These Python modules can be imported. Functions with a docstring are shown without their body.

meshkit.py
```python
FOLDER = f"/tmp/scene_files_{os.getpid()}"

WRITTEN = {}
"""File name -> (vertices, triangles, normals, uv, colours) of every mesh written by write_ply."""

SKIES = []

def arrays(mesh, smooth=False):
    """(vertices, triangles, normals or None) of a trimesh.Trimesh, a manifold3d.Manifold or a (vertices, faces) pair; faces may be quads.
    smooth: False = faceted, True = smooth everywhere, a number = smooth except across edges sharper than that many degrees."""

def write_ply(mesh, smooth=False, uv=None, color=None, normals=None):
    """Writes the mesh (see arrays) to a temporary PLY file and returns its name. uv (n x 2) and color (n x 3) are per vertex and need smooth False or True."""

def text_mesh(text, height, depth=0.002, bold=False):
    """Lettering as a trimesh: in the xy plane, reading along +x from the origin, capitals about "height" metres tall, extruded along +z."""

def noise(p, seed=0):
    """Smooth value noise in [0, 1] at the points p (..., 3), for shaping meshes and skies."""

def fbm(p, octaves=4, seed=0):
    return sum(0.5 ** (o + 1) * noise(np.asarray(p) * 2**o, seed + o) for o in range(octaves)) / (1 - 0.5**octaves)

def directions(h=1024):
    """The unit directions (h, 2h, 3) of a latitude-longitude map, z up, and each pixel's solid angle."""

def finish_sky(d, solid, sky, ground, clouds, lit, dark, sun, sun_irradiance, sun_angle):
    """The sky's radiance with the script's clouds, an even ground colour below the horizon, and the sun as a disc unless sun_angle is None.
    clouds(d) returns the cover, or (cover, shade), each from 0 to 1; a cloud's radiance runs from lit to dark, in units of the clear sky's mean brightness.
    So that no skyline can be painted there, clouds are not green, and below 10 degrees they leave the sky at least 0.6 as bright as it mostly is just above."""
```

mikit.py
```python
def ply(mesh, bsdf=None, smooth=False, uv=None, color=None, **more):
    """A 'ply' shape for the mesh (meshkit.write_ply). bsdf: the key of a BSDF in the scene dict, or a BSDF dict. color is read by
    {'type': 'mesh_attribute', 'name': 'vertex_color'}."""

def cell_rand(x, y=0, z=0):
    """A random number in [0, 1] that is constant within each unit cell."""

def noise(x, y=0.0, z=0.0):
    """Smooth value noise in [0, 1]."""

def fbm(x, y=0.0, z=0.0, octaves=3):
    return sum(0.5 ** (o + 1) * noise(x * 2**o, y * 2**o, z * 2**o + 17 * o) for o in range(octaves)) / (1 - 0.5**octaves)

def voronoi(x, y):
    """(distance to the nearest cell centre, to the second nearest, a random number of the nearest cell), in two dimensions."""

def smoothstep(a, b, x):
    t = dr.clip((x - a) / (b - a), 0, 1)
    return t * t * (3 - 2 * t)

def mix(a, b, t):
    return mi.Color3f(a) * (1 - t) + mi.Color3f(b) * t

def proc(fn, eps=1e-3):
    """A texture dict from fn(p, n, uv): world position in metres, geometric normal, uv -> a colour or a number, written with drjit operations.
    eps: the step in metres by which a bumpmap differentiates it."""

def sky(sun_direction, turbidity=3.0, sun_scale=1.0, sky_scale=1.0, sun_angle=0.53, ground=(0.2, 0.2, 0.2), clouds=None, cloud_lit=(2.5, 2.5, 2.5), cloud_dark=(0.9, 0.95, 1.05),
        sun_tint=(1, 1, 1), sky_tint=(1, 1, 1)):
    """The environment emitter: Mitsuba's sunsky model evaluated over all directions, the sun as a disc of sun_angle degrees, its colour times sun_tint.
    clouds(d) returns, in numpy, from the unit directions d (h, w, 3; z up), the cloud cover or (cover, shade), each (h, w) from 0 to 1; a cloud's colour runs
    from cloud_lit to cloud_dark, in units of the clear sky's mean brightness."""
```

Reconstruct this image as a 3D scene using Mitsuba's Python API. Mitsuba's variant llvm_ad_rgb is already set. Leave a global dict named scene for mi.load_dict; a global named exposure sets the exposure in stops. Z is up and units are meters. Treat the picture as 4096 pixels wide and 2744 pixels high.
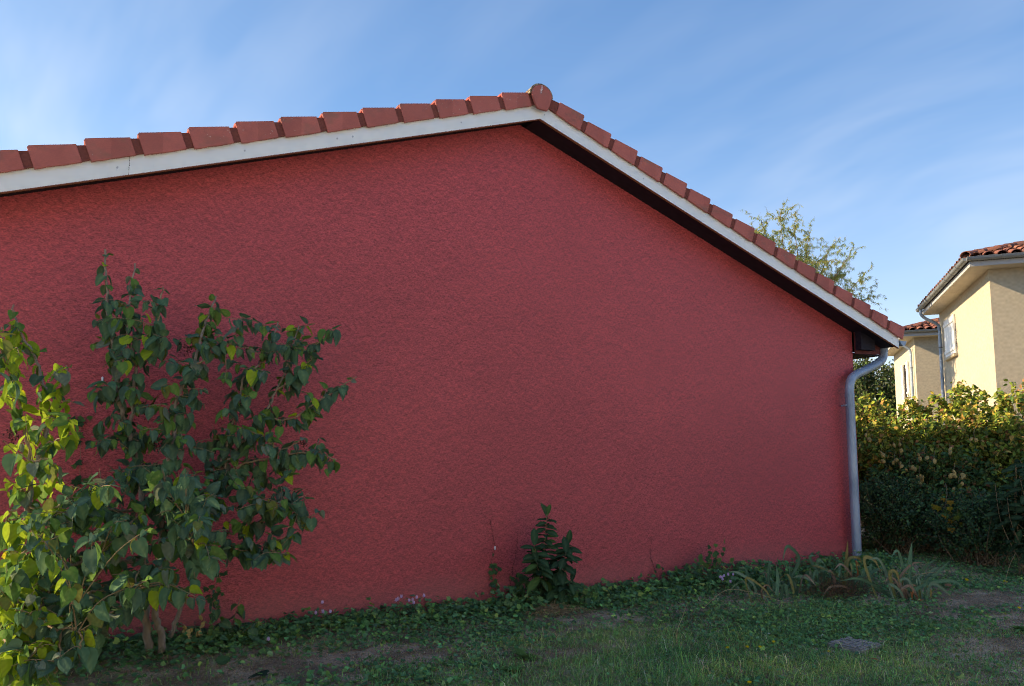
import math, random
import numpy as np, trimesh, mitsuba as mi, drjit as dr
import mikit, meshkit
from shapely.geometry import Point, Polygon

T4 = mi.ScalarTransform4f
scene, labels = {}, {}
PI = math.pi

# ---------------------------------------------------------------- camera, sky, exposure
YAW, PITCH, FPX = 0.5049, 0.1023, 742.2
CAM = np.array([-3.841, -6.657, 1.45])
FWD = np.array([math.sin(YAW) * math.cos(PITCH), math.cos(YAW) * math.cos(PITCH), math.sin(PITCH)])
scene['camera'] = {'type': 'perspective', 'fov_axis': 'x', 'fov': 2 * math.degrees(math.atan(512 / FPX)),
                   'principal_point_offset_x': 0.0, 'principal_point_offset_y': -0.0476,
                   'to_world': T4().look_at(origin=CAM.tolist(), target=(CAM + FWD).tolist(), up=[0, 0, 1]),
                   'near_clip': 0.05, 'far_clip': 3000.0}
SUN_AZ, SUN_EL = math.radians(37.0), math.radians(29.0)
SUN = np.array([-math.cos(SUN_AZ) * math.cos(SUN_EL), math.sin(SUN_AZ) * math.cos(SUN_EL), math.sin(SUN_EL)])


def cirrus(d):
    """thin high cirrus: streaks stretched along one direction of a flat layer, thickening towards the horizon"""
    z = np.maximum(d[..., 2], 0.03)
    x, y = d[..., 0] / (z + 0.15), d[..., 1] / (z + 0.15)
    a = 1.9
    p, q = x * math.cos(a) + y * math.sin(a) + 3.7, -x * math.sin(a) + y * math.cos(a)
    w = meshkit.fbm(np.stack([p * 0.5 + 3, q * 0.5, p * 0], -1), 3, 5) - 0.5
    big = meshkit.fbm(np.stack([p * 0.5 + w * 1.2, q * 0.9 + w * 1.6, p * 0 + 2.3], -1), 3, 1)
    fine = meshkit.fbm(np.stack([p * 1.6 + w * 4, q * 7.0 + w * 9, p * 0 + 7.1], -1), 5, 9)
    fine2 = meshkit.fbm(np.stack([p * 4.0 + w * 6, q * 16.0 + w * 14, p * 0 + 1.1], -1), 4, 3)
    c = np.clip((big - 0.34) * 2.2, 0, 1) * (0.35 + np.clip((0.6 * fine + 0.4 * fine2 - 0.36) * 1.9, 0, 0.9))
    veil = 0.80 * np.clip(1 - d[..., 2] / 0.42, 0, 1) ** 2.0
    return np.clip(0.42 * c + veil, 0, 0.85)


scene['sky'] = mikit.sky(SUN.tolist(), turbidity=2.4, clouds=cirrus, cloud_lit=(2.35, 2.4, 2.45), sky_tint=(0.83, 0.975, 1.12), sun_tint=(1.0, 0.97, 0.92), sun_scale=1.0, sky_scale=0.9)
exposure = 2.8

# ---------------------------------------------------------------- helpers
def numbered(key):
    if not any(k == key or k.startswith(key + '__') for k in scene) and key not in labels:
        return key
    n = COUNT.get(key, 0) + 1
    COUNT[key] = n
    return f'{key}_{n:03d}'


COUNT, USED = {}, {}


def name_for(key):
    """the key itself the first time, then key_001, key_002 ..."""
    n = USED.get(key, -1) + 1
    USED[key] = n
    return key if n == 0 else f'{key}_{n:03d}'


def thing(name, label, cat, group=None):
    key = name_for(name)
    labels[key] = {'label': label, 'category': cat}
    if group:
        labels[key]['group'] = group
    return key


def put(key, shape, label=None, kind=None):
    scene[key] = shape
    if label or kind:
        labels[key] = {}
        if label:
            labels[key]['label'] = label
        if kind:
            labels[key]['kind'] = kind
    return key


def part(parent, name, mesh, bsdf, smooth=False, label=None, kind=None, **k):
    return put(name_for(parent + '__' + name), mikit.ply(mesh, bsdf, smooth, **k), label, kind)


def part_at(parent, name, shape, M=None, label=None):
    return put(name_for(parent + '__' + name), shape if M is None else {**shape, 'to_world': T4(np.asarray(M, float))}, label)


def struct(name, mesh, bsdf, smooth=False, **k):
    key = put(name, mikit.ply(mesh, bsdf, smooth, **k))
    labels[key] = {'kind': 'structure'}
    return key


def cat(ms):
    return trimesh.util.concatenate(ms)


def box(x0, x1, y0, y1, z0, z1):
    m = trimesh.creation.box((x1 - x0, y1 - y0, z1 - z0))
    m.apply_translation(((x0 + x1) / 2, (y0 + y1) / 2, (z0 + z1) / 2))
    return m


def bevel_box(x0, x1, y0, y1, z0, z1, r=0.004):
    v = []
    for x, sx in ((x0, 1), (x1, -1)):
        for y, sy in ((y0, 1), (y1, -1)):
            for z, sz in ((z0, 1), (z1, -1)):
                v += [(x + sx * r, y + sy * r, z), (x + sx * r, y, z + sz * r), (x, y + sy * r, z + sz * r)]
    return trimesh.Trimesh(v).convex_hull


def prism_xz(pts, y0, y1, r=0.0):
    """polygon in the xz plane, from y0 to y1 (y0 < y1)"""
    p = Polygon(pts).buffer(0)
    if r:
        p = p.buffer(-r, join_style=2).buffer(r, quad_segs=2)
    m = trimesh.creation.extrude_polygon(p, y1 - y0, engine='earcut')
    m.apply_transform([[1, 0, 0, 0], [0, 0, -1, y1], [0, 1, 0, 0], [0, 0, 0, 1]])
    return m


def spline(pts, n=8):
    """Catmull-Rom through the points"""
    P = np.asarray(pts, float)
    if len(P) < 3:
        t = np.linspace(0, 1, n + 1)[:, None]
        return P[0] * (1 - t) + P[-1] * t
    Q = np.vstack([2 * P[0] - P[1], P, 2 * P[-1] - P[-2]])
    out = []
    for i in range(len(P) - 1):
        a, b, c, d = Q[i:i + 4]
        t = np.linspace(0, 1, n, endpoint=False)[:, None]
        out.append(0.5 * ((2 * b) + (c - a) * t + (2 * a - 5 * b + 4 * c - d) * t ** 2 + (3 * b - a - 3 * c + d) * t ** 3))
    return np.vstack(out + [P[-1:]])


def tube(path, radii, k=6, caps=True):
    P = np.asarray(path, float)
    r = np.broadcast_to(np.asarray(radii, float), (len(P),)) if np.ndim(radii) < 1 or len(radii) == len(P) else np.interp(np.linspace(0, 1, len(P)), np.linspace(0, 1, len(radii)), radii)
    t = np.gradient(P, axis=0)
    t /= np.maximum(np.linalg.norm(t, axis=1, keepdims=True), 1e-9)
    x = np.cross(t[0], [0, 0, 1] if abs(t[0][2]) < 0.9 else [1, 0, 0])
    V = []
    a = np.arange(k) * 2 * PI / k
    for i in range(len(P)):
        x = x - t[i] * (x @ t[i])
        x /= np.linalg.norm(x)
        y = np.cross(t[i], x)
        V.append(P[i] + r[i] * (np.cos(a)[:, None] * x + np.sin(a)[:, None] * y))
    V = np.vstack(V)
    i = np.arange(k)
    j = (i + 1) % k
    F = []
    for q in range(len(P) - 1):
        o = q * k
        F += [np.stack([o + i, o + j, o + k + j], 1), np.stack([o + i, o + k + j, o + k + i], 1)]
    if caps:
        n = len(V)
        V = np.vstack([V, P[:1], P[-1:]])
        F += [np.stack([j, i, np.full(k, n)], 1), np.stack([n - 2 - k + 0 * i + (i - i) + (i + 2) if False else (len(P) - 1) * k + i, (len(P) - 1) * k + j, np.full(k, n + 1)], 1)]
    return trimesh.Trimesh(V, np.vstack(F), process=False)


def rgb(c):
    return {'type': 'rgb', 'value': [float(v) for v in c]}


def two(b):
    return {'type': 'twosided', 'bsdf': b}


def princ(color, rough=0.6, spec=0.5, **k):
    return {'type': 'principled', 'base_color': color if isinstance(color, dict) else rgb(color), 'roughness': rough, 'specular': spec, **k}


def bump(b, fn, scale, eps=1e-3):
    return {'type': 'bumpmap', 'arbitrary': mikit.proc(fn, eps), 'scale': scale, 'bsdf': b}


fbm, noise, sstep, mix = mikit.fbm, mikit.noise, mikit.smoothstep, mikit.mix

# ---------------------------------------------------------------- materials


def red_color(p, n, uv):
    grain = noise(p.x * 115 + 2.0 * noise(p.x * 30, p.z * 30, 3), p.y * 75, p.z * 135)
    grain2 = noise(p.x * 58 + 5, p.y * 38, p.z * 72)
    blotch = fbm(p.x * 0.55, p.y * 0.55 + 3, p.z * 0.75, 4)
    c = mix((0.368, 0.056, 0.067), (0.418, 0.065, 0.077), sstep(0.3, 0.7, blotch))
    grain3 = noise(p.x * 34 + 11, p.y * 30, p.z * 40)
    c = c * (0.26 + 0.80 * grain + 0.46 * grain2 + 0.24 * grain3)
    splash = sstep(0.42, -0.05, p.z + 0.25 * (fbm(p.x * 2.2, p.y, p.z * 2.2, 3) - 0.5))
    c = mix(c, (0.33, 0.135, 0.125), splash * 0.42)
    streak = sstep(0.62, 0.8, fbm(p.x * 6.0, p.y, p.z * 0.5, 3)) * sstep(0.0, 2.5, p.z)
    return c * (1 - 0.03 * streak)


def red_height(p, n, uv):
    return noise(p.x * 85, p.y * 85, p.z * 110) * 0.65 + noise(p.x * 150, p.y * 150, p.z * 190) * 0.35


scene['mat_red'] = bump(princ(mikit.proc(red_color), 0.6, 0.5), red_height, 0.0035, 2e-3)


def white_color(p, n, uv):
    g = fbm(p.x * 3, p.y * 3, p.z * 9, 3)
    return mi.Color3f(0.74, 0.80, 0.83) * (0.93 + 0.12 * g)


scene['mat_white'] = princ(mikit.proc(white_color), 0.38, 0.5)


def tile_color(p, n, uv):
    g = fbm(p.x * 9, p.y * 9, p.z * 9, 3)
    f = noise(p.x * 160, p.y * 160, p.z * 160)
    c = mix((0.37, 0.112, 0.095), (0.44, 0.142, 0.118), g) * (0.92 + 0.16 * f) * (0.90 + 0.20 * mikit.cell_rand(p.x / 0.3585 + 0.82, 3, 1))
    c = mix(c, (0.20, 0.13, 0.10), 0.5 * sstep(0.58, 0.8, fbm(p.x * 5, p.y * 5, p.z * 7 + 9, 3)))
    spot = sstep(0.80, 0.86, noise(p.x * 70, p.y * 30, p.z * 70)) * sstep(0.55, 0.7, fbm(p.x * 2.5, p.y, p.z * 2.5, 2))
    return mix(c, (0.50, 0.42, 0.38), spot * 0.7)


scene['mat_tile'] = princ(mikit.proc(tile_color), 0.8, 0.3)


def neck_color(p, n, uv):
    f = fbm(p.x * 60, p.y * 60, p.z * 60, 3)
    return mix((0.13, 0.045, 0.040), (0.25, 0.085, 0.068), f)


scene['mat_neck'] = bump(princ(mikit.proc(neck_color), 0.95, 0.1), lambda p, n, uv: noise(p.x * 130, p.y * 130, p.z * 130), 0.006, 1e-3)


def lichen_color(p, n, uv):
    f = fbm(p.x * 40, p.y * 40, p.z * 40, 4)
    c = mix((0.09, 0.075, 0.06), (0.36, 0.32, 0.22), sstep(0.35, 0.65, f))
    return mix(c, (0.34, 0.16, 0.06), sstep(0.6, 0.72, noise(p.x * 25, p.y * 25, p.z * 25)))


scene['mat_lichen'] = two(bump(princ(mikit.proc(lichen_color), 0.95, 0.1), lambda p, n, uv: fbm(p.x * 70, p.y * 70, p.z * 70, 2), 0.012, 1e-3))
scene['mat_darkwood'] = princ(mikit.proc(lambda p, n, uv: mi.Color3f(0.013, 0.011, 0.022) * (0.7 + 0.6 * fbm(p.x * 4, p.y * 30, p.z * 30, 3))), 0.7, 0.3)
scene['mat_redwood'] = princ(mikit.proc(lambda p, n, uv: mi.Color3f(0.10, 0.020, 0.022) * (0.7 + 0.6 * fbm(p.x * 30, p.y * 4, p.z * 30, 3))), 0.65, 0.3)


def zinc_color(p, n, uv):
    a = fbm(p.x * 7, p.y * 7, p.z * 3.0, 4)
    d = noise(p.x * 90, p.y * 90, p.z * 40)
    c = mix((0.22, 0.29, 0.40), (0.34, 0.42, 0.54), sstep(0.3, 0.7, a)) * (0.93 + 0.14 * d)
    scratch = sstep(0.84, 0.9, noise(p.x * 40 + 9, p.y * 40, p.z * 60)) * sstep(2.4, 2.6, p.z)
    return mix(c, (0.75, 0.78, 0.8), scratch)


scene['mat_zinc'] = two(princ(mikit.proc(zinc_color), 0.45, 0.5, metallic=0.25))
scene['mat_gutter'] = two(princ((0.20, 0.22, 0.24), 0.5, 0.5, metallic=0.2))
scene['mat_fascia'] = princ((0.36, 0.37, 0.38), 0.5, 0.4)
scene['mat_screw'] = princ((0.45, 0.47, 0.5), 0.4, 0.5, metallic=0.6)
scene['mat_dark'] = princ((0.02, 0.018, 0.018), 0.9, 0.1)


def cream_color(p, n, uv):
    b = fbm(p.x * 0.8, p.y * 0.8, p.z * 0.8, 3)
    g = noise(p.x * 22, p.y * 22, p.z * 22)
    return mix((0.40, 0.355, 0.265), (0.46, 0.41, 0.31), b) * (0.88 + 0.22 * g)


scene['mat_cream'] = bump(princ(mikit.proc(cream_color), 0.9, 0.2), lambda p, n, uv: fbm(p.x * 34, p.y * 34, p.z * 40, 2), 0.006, 4e-3)
scene['mat_soffit'] = princ(mikit.proc(lambda p, n, uv: mi.Color3f(0.45, 0.41, 0.35) * (0.88 + 0.2 * fbm(p.x * 6, p.y * 6, p.z, 3))), 0.7, 0.3)
scene['mat_shutter'] = princ((0.74, 0.74, 0.72), 0.45, 0.4)
for i, (a, b) in enumerate((((0.23, 0.098, 0.065), (0.16, 0.068, 0.05)), ((0.19, 0.078, 0.058), (0.13, 0.058, 0.046)), ((0.28, 0.13, 0.08), (0.20, 0.088, 0.058)), ((0.16, 0.078, 0.062), (0.11, 0.058, 0.05)))):
    scene[f'mat_canal_{i}'] = two(princ(mikit.proc(lambda p, n, uv, a=a, b=b: mix(a, b, fbm(p.x * 7, p.y * 7, p.z * 7, 3))), 0.85, 0.25))
scene['mat_paving'] = princ(mikit.proc(lambda p, n, uv: mix((0.36, 0.35, 0.33), (0.46, 0.45, 0.42), fbm(p.x * 3, p.y * 3, 0, 4))), 0.9, 0.2)
scene['mat_pale'] = princ(mikit.proc(lambda p, n, uv: mix((0.56, 0.55, 0.52), (0.64, 0.63, 0.60), fbm(p.x, p.y, p.z, 3))), 0.9, 0.2)
scene['mat_stone'] = princ(mikit.proc(lambda p, n, uv: mix((0.14, 0.14, 0.13), (0.29, 0.285, 0.27), fbm(p.x * 25, p.y * 25, p.z * 25, 4))), 0.95, 0.1)
scene['mat_straw'] = princ(mikit.proc(lambda p, n, uv: mix((0.27, 0.20, 0.11), (0.44, 0.35, 0.21), noise(p.x * 60, p.y * 60, p.z * 60))), 0.85, 0.2)
scene['mat_lead'] = princ((0.16, 0.17, 0.18), 0.5, 0.4)


def bark_color(p, n, uv):
    return mix((0.14, 0.11, 0.085), (0.33, 0.27, 0.21), fbm(p.x * 45, p.y * 45, p.z * 12, 3))


scene['mat_bark'] = princ(mikit.proc(bark_color), 0.85, 0.2)
scene['mat_twig'] = princ(mikit.proc(lambda p, n, uv: mix((0.20, 0.14, 0.085), (0.32, 0.24, 0.15), noise(p.x * 30, p.y * 30, p.z * 30))), 0.8, 0.2)
scene['mat_leaf'] = {'type': 'principledthin', 'base_color': {'type': 'mesh_attribute', 'name': 'vertex_color'}, 'roughness': 0.36, 'diff_trans': 0.5, 'eta': 1.6}
scene['mat_thin_leaf'] = {'type': 'principledthin', 'base_color': {'type': 'mesh_attribute', 'name': 'vertex_color'}, 'roughness': 0.45, 'diff_trans': 0.95, 'eta': 1.4}
scene['mat_gloss_leaf'] = {'type': 'principledthin', 'base_color': {'type': 'mesh_attribute', 'name': 'vertex_color'}, 'roughness': 0.28, 'diff_trans': 0.4, 'eta': 1.45}
scene['mat_grass'] = {'type': 'principledthin', 'base_color': {'type': 'mesh_attribute', 'name': 'vertex_color'}, 'roughness': 0.5, 'diff_trans': 0.5, 'eta': 1.4}
scene['mat_petal'] = {'type': 'principledthin', 'base_color': {'type': 'mesh_attribute', 'name': 'vertex_color'}, 'roughness': 0.6, 'diff_trans': 0.8, 'eta': 1.3}


def soil_color(p, n, uv):
    f = fbm(p.x * 5, p.y * 5, 0, 4)
    g = noise(p.x * 70, p.y * 70, 0)
    c = mix((0.19, 0.15, 0.105), (0.36, 0.295, 0.21), sstep(0.3, 0.7, f)) * (0.7 + 0.6 * g)
    far = dr.maximum(sstep(9.0, 16.0, dr.abs(p.x)), sstep(-4.6, -5.6, p.y))
    return mix(c, (0.20, 0.185, 0.115), far)


scene['mat_soil'] = bump(princ(mikit.proc(soil_color), 0.95, 0.1), lambda p, n, uv: fbm(p.x * 40, p.y * 40, 0, 3), 0.02, 2e-3)

# ---------------------------------------------------------------- terrain: one sheet to the horizon


def ground_z(x, y):
    """height of the lawn"""
    x, y = np.asarray(x, float), np.asarray(y, float)
    b = meshkit.fbm(np.stack([x * 0.7, y * 0.7, x * 0], -1), 3, 3) - 0.5
    near = np.exp(-((y + 0.25) / 0.35) ** 2) * 0.02
    fade = np.clip((30 - np.hypot(x, y)) / 20, 0, 1)
    return -0.085 + (0.07 * b + near) * fade


def axis(a, b, step):
    far = np.array([2, 5, 10, 20, 45, 90, 180, 400, 900.0])
    return np.concatenate([a - far[::-1], np.arange(a, b + step / 2, step), b + far])


gx, gy = axis(-8, 14, 0.1), axis(-8, 10, 0.1)
GX, GY = np.meshgrid(gx, gy, indexing='ij')
gv = np.stack([GX, GY, ground_z(GX, GY)], -1).reshape(-1, 3)
ii, jj = np.meshgrid(np.arange(len(gx) - 1), np.arange(len(gy) - 1), indexing='ij')
o = (ii * len(gy) + jj).ravel()
gf = np.vstack([np.stack([o, o + len(gy), o + len(gy) + 1], 1), np.stack([o, o + len(gy) + 1, o + 1], 1)])
struct('ground', trimesh.Trimesh(gv, gf, process=False), 'mat_soil', True)

# ---------------------------------------------------------------- the red house
ZA, SL, HF, OV, RE = 4.899, 0.3465, 0.1405, 0.3137, 5.813
TH = math.atan(SL)
UC, ZC = 5.2405, 2.80
house = thing('red_house', 'single storey house with dark red roughcast gable wall, white barge boards and terracotta verge tiles', 'house')


def zsof(s):
    """underside of the overhang: the left slope is boarded a little higher than the right"""
    return ZA - SL * abs(s) + (0.02 if s > -0.065 else 0.065)


LEN = 10.5
front = Polygon([(-UC, -0.4), (UC, -0.4), (UC, zsof(UC)), (-0.065, ZA + 0.0425), (-UC, zsof(-UC))])
part(house, 'wall', prism_xz(list(front.exterior.coords)[:-1], 0, LEN), 'mat_red')
LIFT = {1: 0.02, -1: 0.065}
for s in (-1, 1):   # soffit boarding under the verge, rafter line and roof deck
    a, b = (0, RE - 0.012)
    def sl(s0, s1, z0, z1, y0, y1, s=s):
        return prism_xz([(s * s0, ZA + LIFT[s] - SL * s0 + z0), (s * s1, ZA + LIFT[s] - SL * s1 + z0), (s * s1, ZA + LIFT[s] - SL * s1 + z1), (s * s0, ZA + LIFT[s] - SL * s0 + z1)], y0, y1)
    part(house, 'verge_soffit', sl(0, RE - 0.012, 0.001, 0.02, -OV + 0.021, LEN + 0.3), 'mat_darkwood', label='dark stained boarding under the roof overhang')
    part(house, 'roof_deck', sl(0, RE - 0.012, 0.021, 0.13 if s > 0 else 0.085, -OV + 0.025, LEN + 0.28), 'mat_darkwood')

# barge boards: left side three lengths, right side two, butt joints; screws
def barge(s0, s1, y0=-OV, th=0.02):
    g = 0.0015 if s0 >= 0 else -0.0015
    P = [(s0 + g, ZA - SL * abs(s0)), (s1 - g, ZA - SL * abs(s1)), (s1 - g, ZA + HF + 0.03 - SL * abs(s1)), (s0 + g, ZA + HF + 0.03 - SL * abs(s0))]
    return prism_xz(P, y0, y0 + th)


def drip(s0, s1):
    P = [(s0, ZA - 0.006 - SL * abs(s0)), (s1, ZA - 0.006 - SL * abs(s1)), (s1, ZA - SL * abs(s1) - 0.0005), (s0, ZA - SL * abs(s0) - 0.0005)]
    return prism_xz(P, -OV + 0.001, -OV + 0.03)


screw = trimesh.creation.cylinder(0.008, 0.005, sections=10)
screw.apply_transform(trimesh.transformations.rotation_matrix(PI / 2, [1, 0, 0]))
screw_ply = mikit.ply(screw, 'mat_screw', 30)
for s0, s1, sc in ((0, -2.05, ((-0.9, 0.07),(-1.98, 0.07))), (-2.05, -3.75, ((-2.12, 0.07), (-2.9, 0.07))), (-3.75, -RE, ((-3.83, 0.07), (-4.8, 0.07))), (0, 2.9, ((0.05, 0.07), (1.35, 0.07), (2.75, 0.07))), (2.9, RE, ((4.1, 0.07), (5.66, 0.07)))):
    k = part(house, 'barge_board', barge(s0, s1), 'mat_white')
    part_at(k, 'lower_edge', mikit.ply(drip(s0, s1), 'mat_canal_2'), label='brown lower edge')
    for q, h in sc:
        part_at(k, 'screw', screw_ply, [[1, 0, 0, q], [0, 1, 0, -OV - 0.002], [0, 0, 1, ZA - SL * abs(q) + h], [0, 0, 0, 1]])

# verge tiles: one flange with a proud face, a recessed rough neck, and a top plate
PL = 0.3585 / math.cos(TH)
rng = random.Random(4)


def tile_pt(s, s_low, q, h):
    """q metres up the slope from the tile's lower end at |x| = s_low, h square to the slope"""
    x = s_low - q * math.cos(TH) + h * math.sin(TH)
    z = ZA + HF - SL * s_low + q * math.sin(TH) + h * math.cos(TH)
    return (s * x, z)


def verge(s, s_low, jz, jh, length=0.318, neck=True):
    top = lambda q: 0.172 + jh - 0.037 * q / PL
    # gently uneven lower edge where the tile was torn from its mould
    low = [tile_pt(s, s_low, q, -0.008 + 0.010 * q / PL + rng.uniform(-0.0025, 0.0025)) for q in np.linspace(0, length, 9)]
    main = prism_xz(low + [tile_pt(s, s_low, length, top(length)), tile_pt(s, s_low, 0.012, top(0)), tile_pt(s, s_low, 0.0, top(0) - 0.012)], -OV - 0.034 + jz, -OV - 0.012 + jz)
    plate = prism_xz([tile_pt(s, s_low, 0, top(0) - 0.018), tile_pt(s, s_low, 0.42, top(0.42) - 0.018), tile_pt(s, s_low, 0.42, top(0.42) - 0.002), tile_pt(s, s_low, 0, top(0) - 0.002)], -OV - 0.0115 + jz, -OV + 0.24)
    k = part(house, 'verge_tile', cat([main, plate]), 'mat_tile')
    if neck:
        nk = prism_xz([tile_pt(s, s_low, q, h) for q, h in ((length + 0.001, 0.006), (0.425, 0.012), (0.425, top(0.42) - 0.012), (length + 0.001, top(length) - 0.006))], -OV - 0.024 + jz, -OV - 0.006 + jz)
        part(k, 'neck', nk, 'mat_neck', label='rough dark upper end of the tile')


for k in range(15):
    verge(-1, 0.4235 + k * 0.3585, rng.uniform(-0.003, 0.003), rng.uniform(-0.004, 0.004))
for k in range(16):
    verge(1, 0.4788 + k * 0.3585, rng.uniform(-0.003, 0.003), rng.uniform(-0.004, 0.004))

# ridge: barrel tiles and the shield shaped end cap
def barrel(r0, r1, y0, y1, x0, z0, th=0.016, k=12, a0=0.0, a1=PI):
    a = np.linspace(a0, a1, k + 1)
    V = []
    for y, r in ((y0, r0), (y1, r1)):
        for rr in (r, r - th):
            V.append(np.stack([x0 + rr * np.cos(a), np.full(k + 1, y), z0 + rr * np.sin(a) * 0.92], 1))
    V = np.vstack(V)
    n = k + 1
    F = []
    for i in range(k):
        F += [(i, i + 1, 2 * n + i + 1), (i, 2 * n + i + 1, 2 * n + i), (n + i, 3 * n + i + 1, n + i + 1), (n + i, 3 * n + i, 3 * n + i + 1), (i, n + i + 1, i + 1), (i, n + i, n + i + 1), (2 * n + i, 2 * n + i + 1, 3 * n + i + 1), (2 * n + i, 3 * n + i + 1, 3 * n + i)]
    for i in (0, k):
        F += [(i, 2 * n + i, 3 * n + i), (i, 3 * n + i, n + i)]
    return trimesh.Trimesh(V, F, process=False)


zr = 5.118
for k in range(7):
    part(house, 'ridge_tile', barrel(0.136 + 0.004 * (k == 0), 0.126, -OV - 0.062 + k * 0.40, -OV - 0.062 + k * 0.40 + 0.44, -0.02, zr), 'mat_lichen' if k == 0 else 'mat_tile', 40,
         label='lichen grown front ridge tile' if k == 0 else None)
arc = [(0.119 * math.cos(t) - 0.02, zr + 0.109 * math.sin(t)) for t in np.linspace(0, PI, 17)]
shield = arc + [(-0.132, zr - 0.03), (-0.095, zr - 0.115), (-0.070, zr - 0.150), (0.045, zr - 0.155), (0.068, zr - 0.1), (0.090, zr - 0.03)]
ec = part(house, 'ridge_end_cap', prism_xz(shield, -OV - 0.075, -OV - 0.05, 0.003), 'mat_tile', label='shield shaped terracotta cap closing the ridge')
dr_ = lambda x0, x1, z0, z1: prism_xz([(x0, z0), (x1, z0 + 0.004), (x1 - 0.001, z1), (x0 + 0.001, z1 - 0.005)], -OV - 0.0765, -OV - 0.0745)
part(ec, 'white_drip', cat([dr_(-0.026, -0.019, zr + 0.045, zr + 0.108), dr_(-0.037, -0.031, zr + 0.01, zr + 0.07)]), 'mat_white', label='white bird dropping streaks')

# tile field behind the verge, coursed and waved like the verge tiles (seen only from above)
for s in (-1, 1):
    xs = np.linspace(0.12, RE + 0.06, 16 * 6 + 1)
    ys = np.arange(-OV + 0.25, LEN + 0.3, 0.04)
    X, Y = np.meshgrid(xs, ys, indexing='ij')
    Z = ZA + HF + 0.115 - SL * X + 0.03 * ((X / 0.3585) % 1.0) + 0.028 * np.cos(Y * 2 * PI / 0.24)
    v = np.stack([s * X, Y, Z], -1).reshape(-1, 3)
    n = len(ys)
    a, b = np.meshgrid(np.arange(len(xs) - 1), np.arange(n - 1), indexing='ij')
    o = (a * n + b).ravel()
    f = np.vstack([np.stack([o, o + n, o + n + 1], 1), np.stack([o, o + n + 1, o + 1], 1)])
    part(house, 'roof_tiles', trimesh.Trimesh(v, f, process=False), 'mat_canal_1', kind='stuff')

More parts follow.
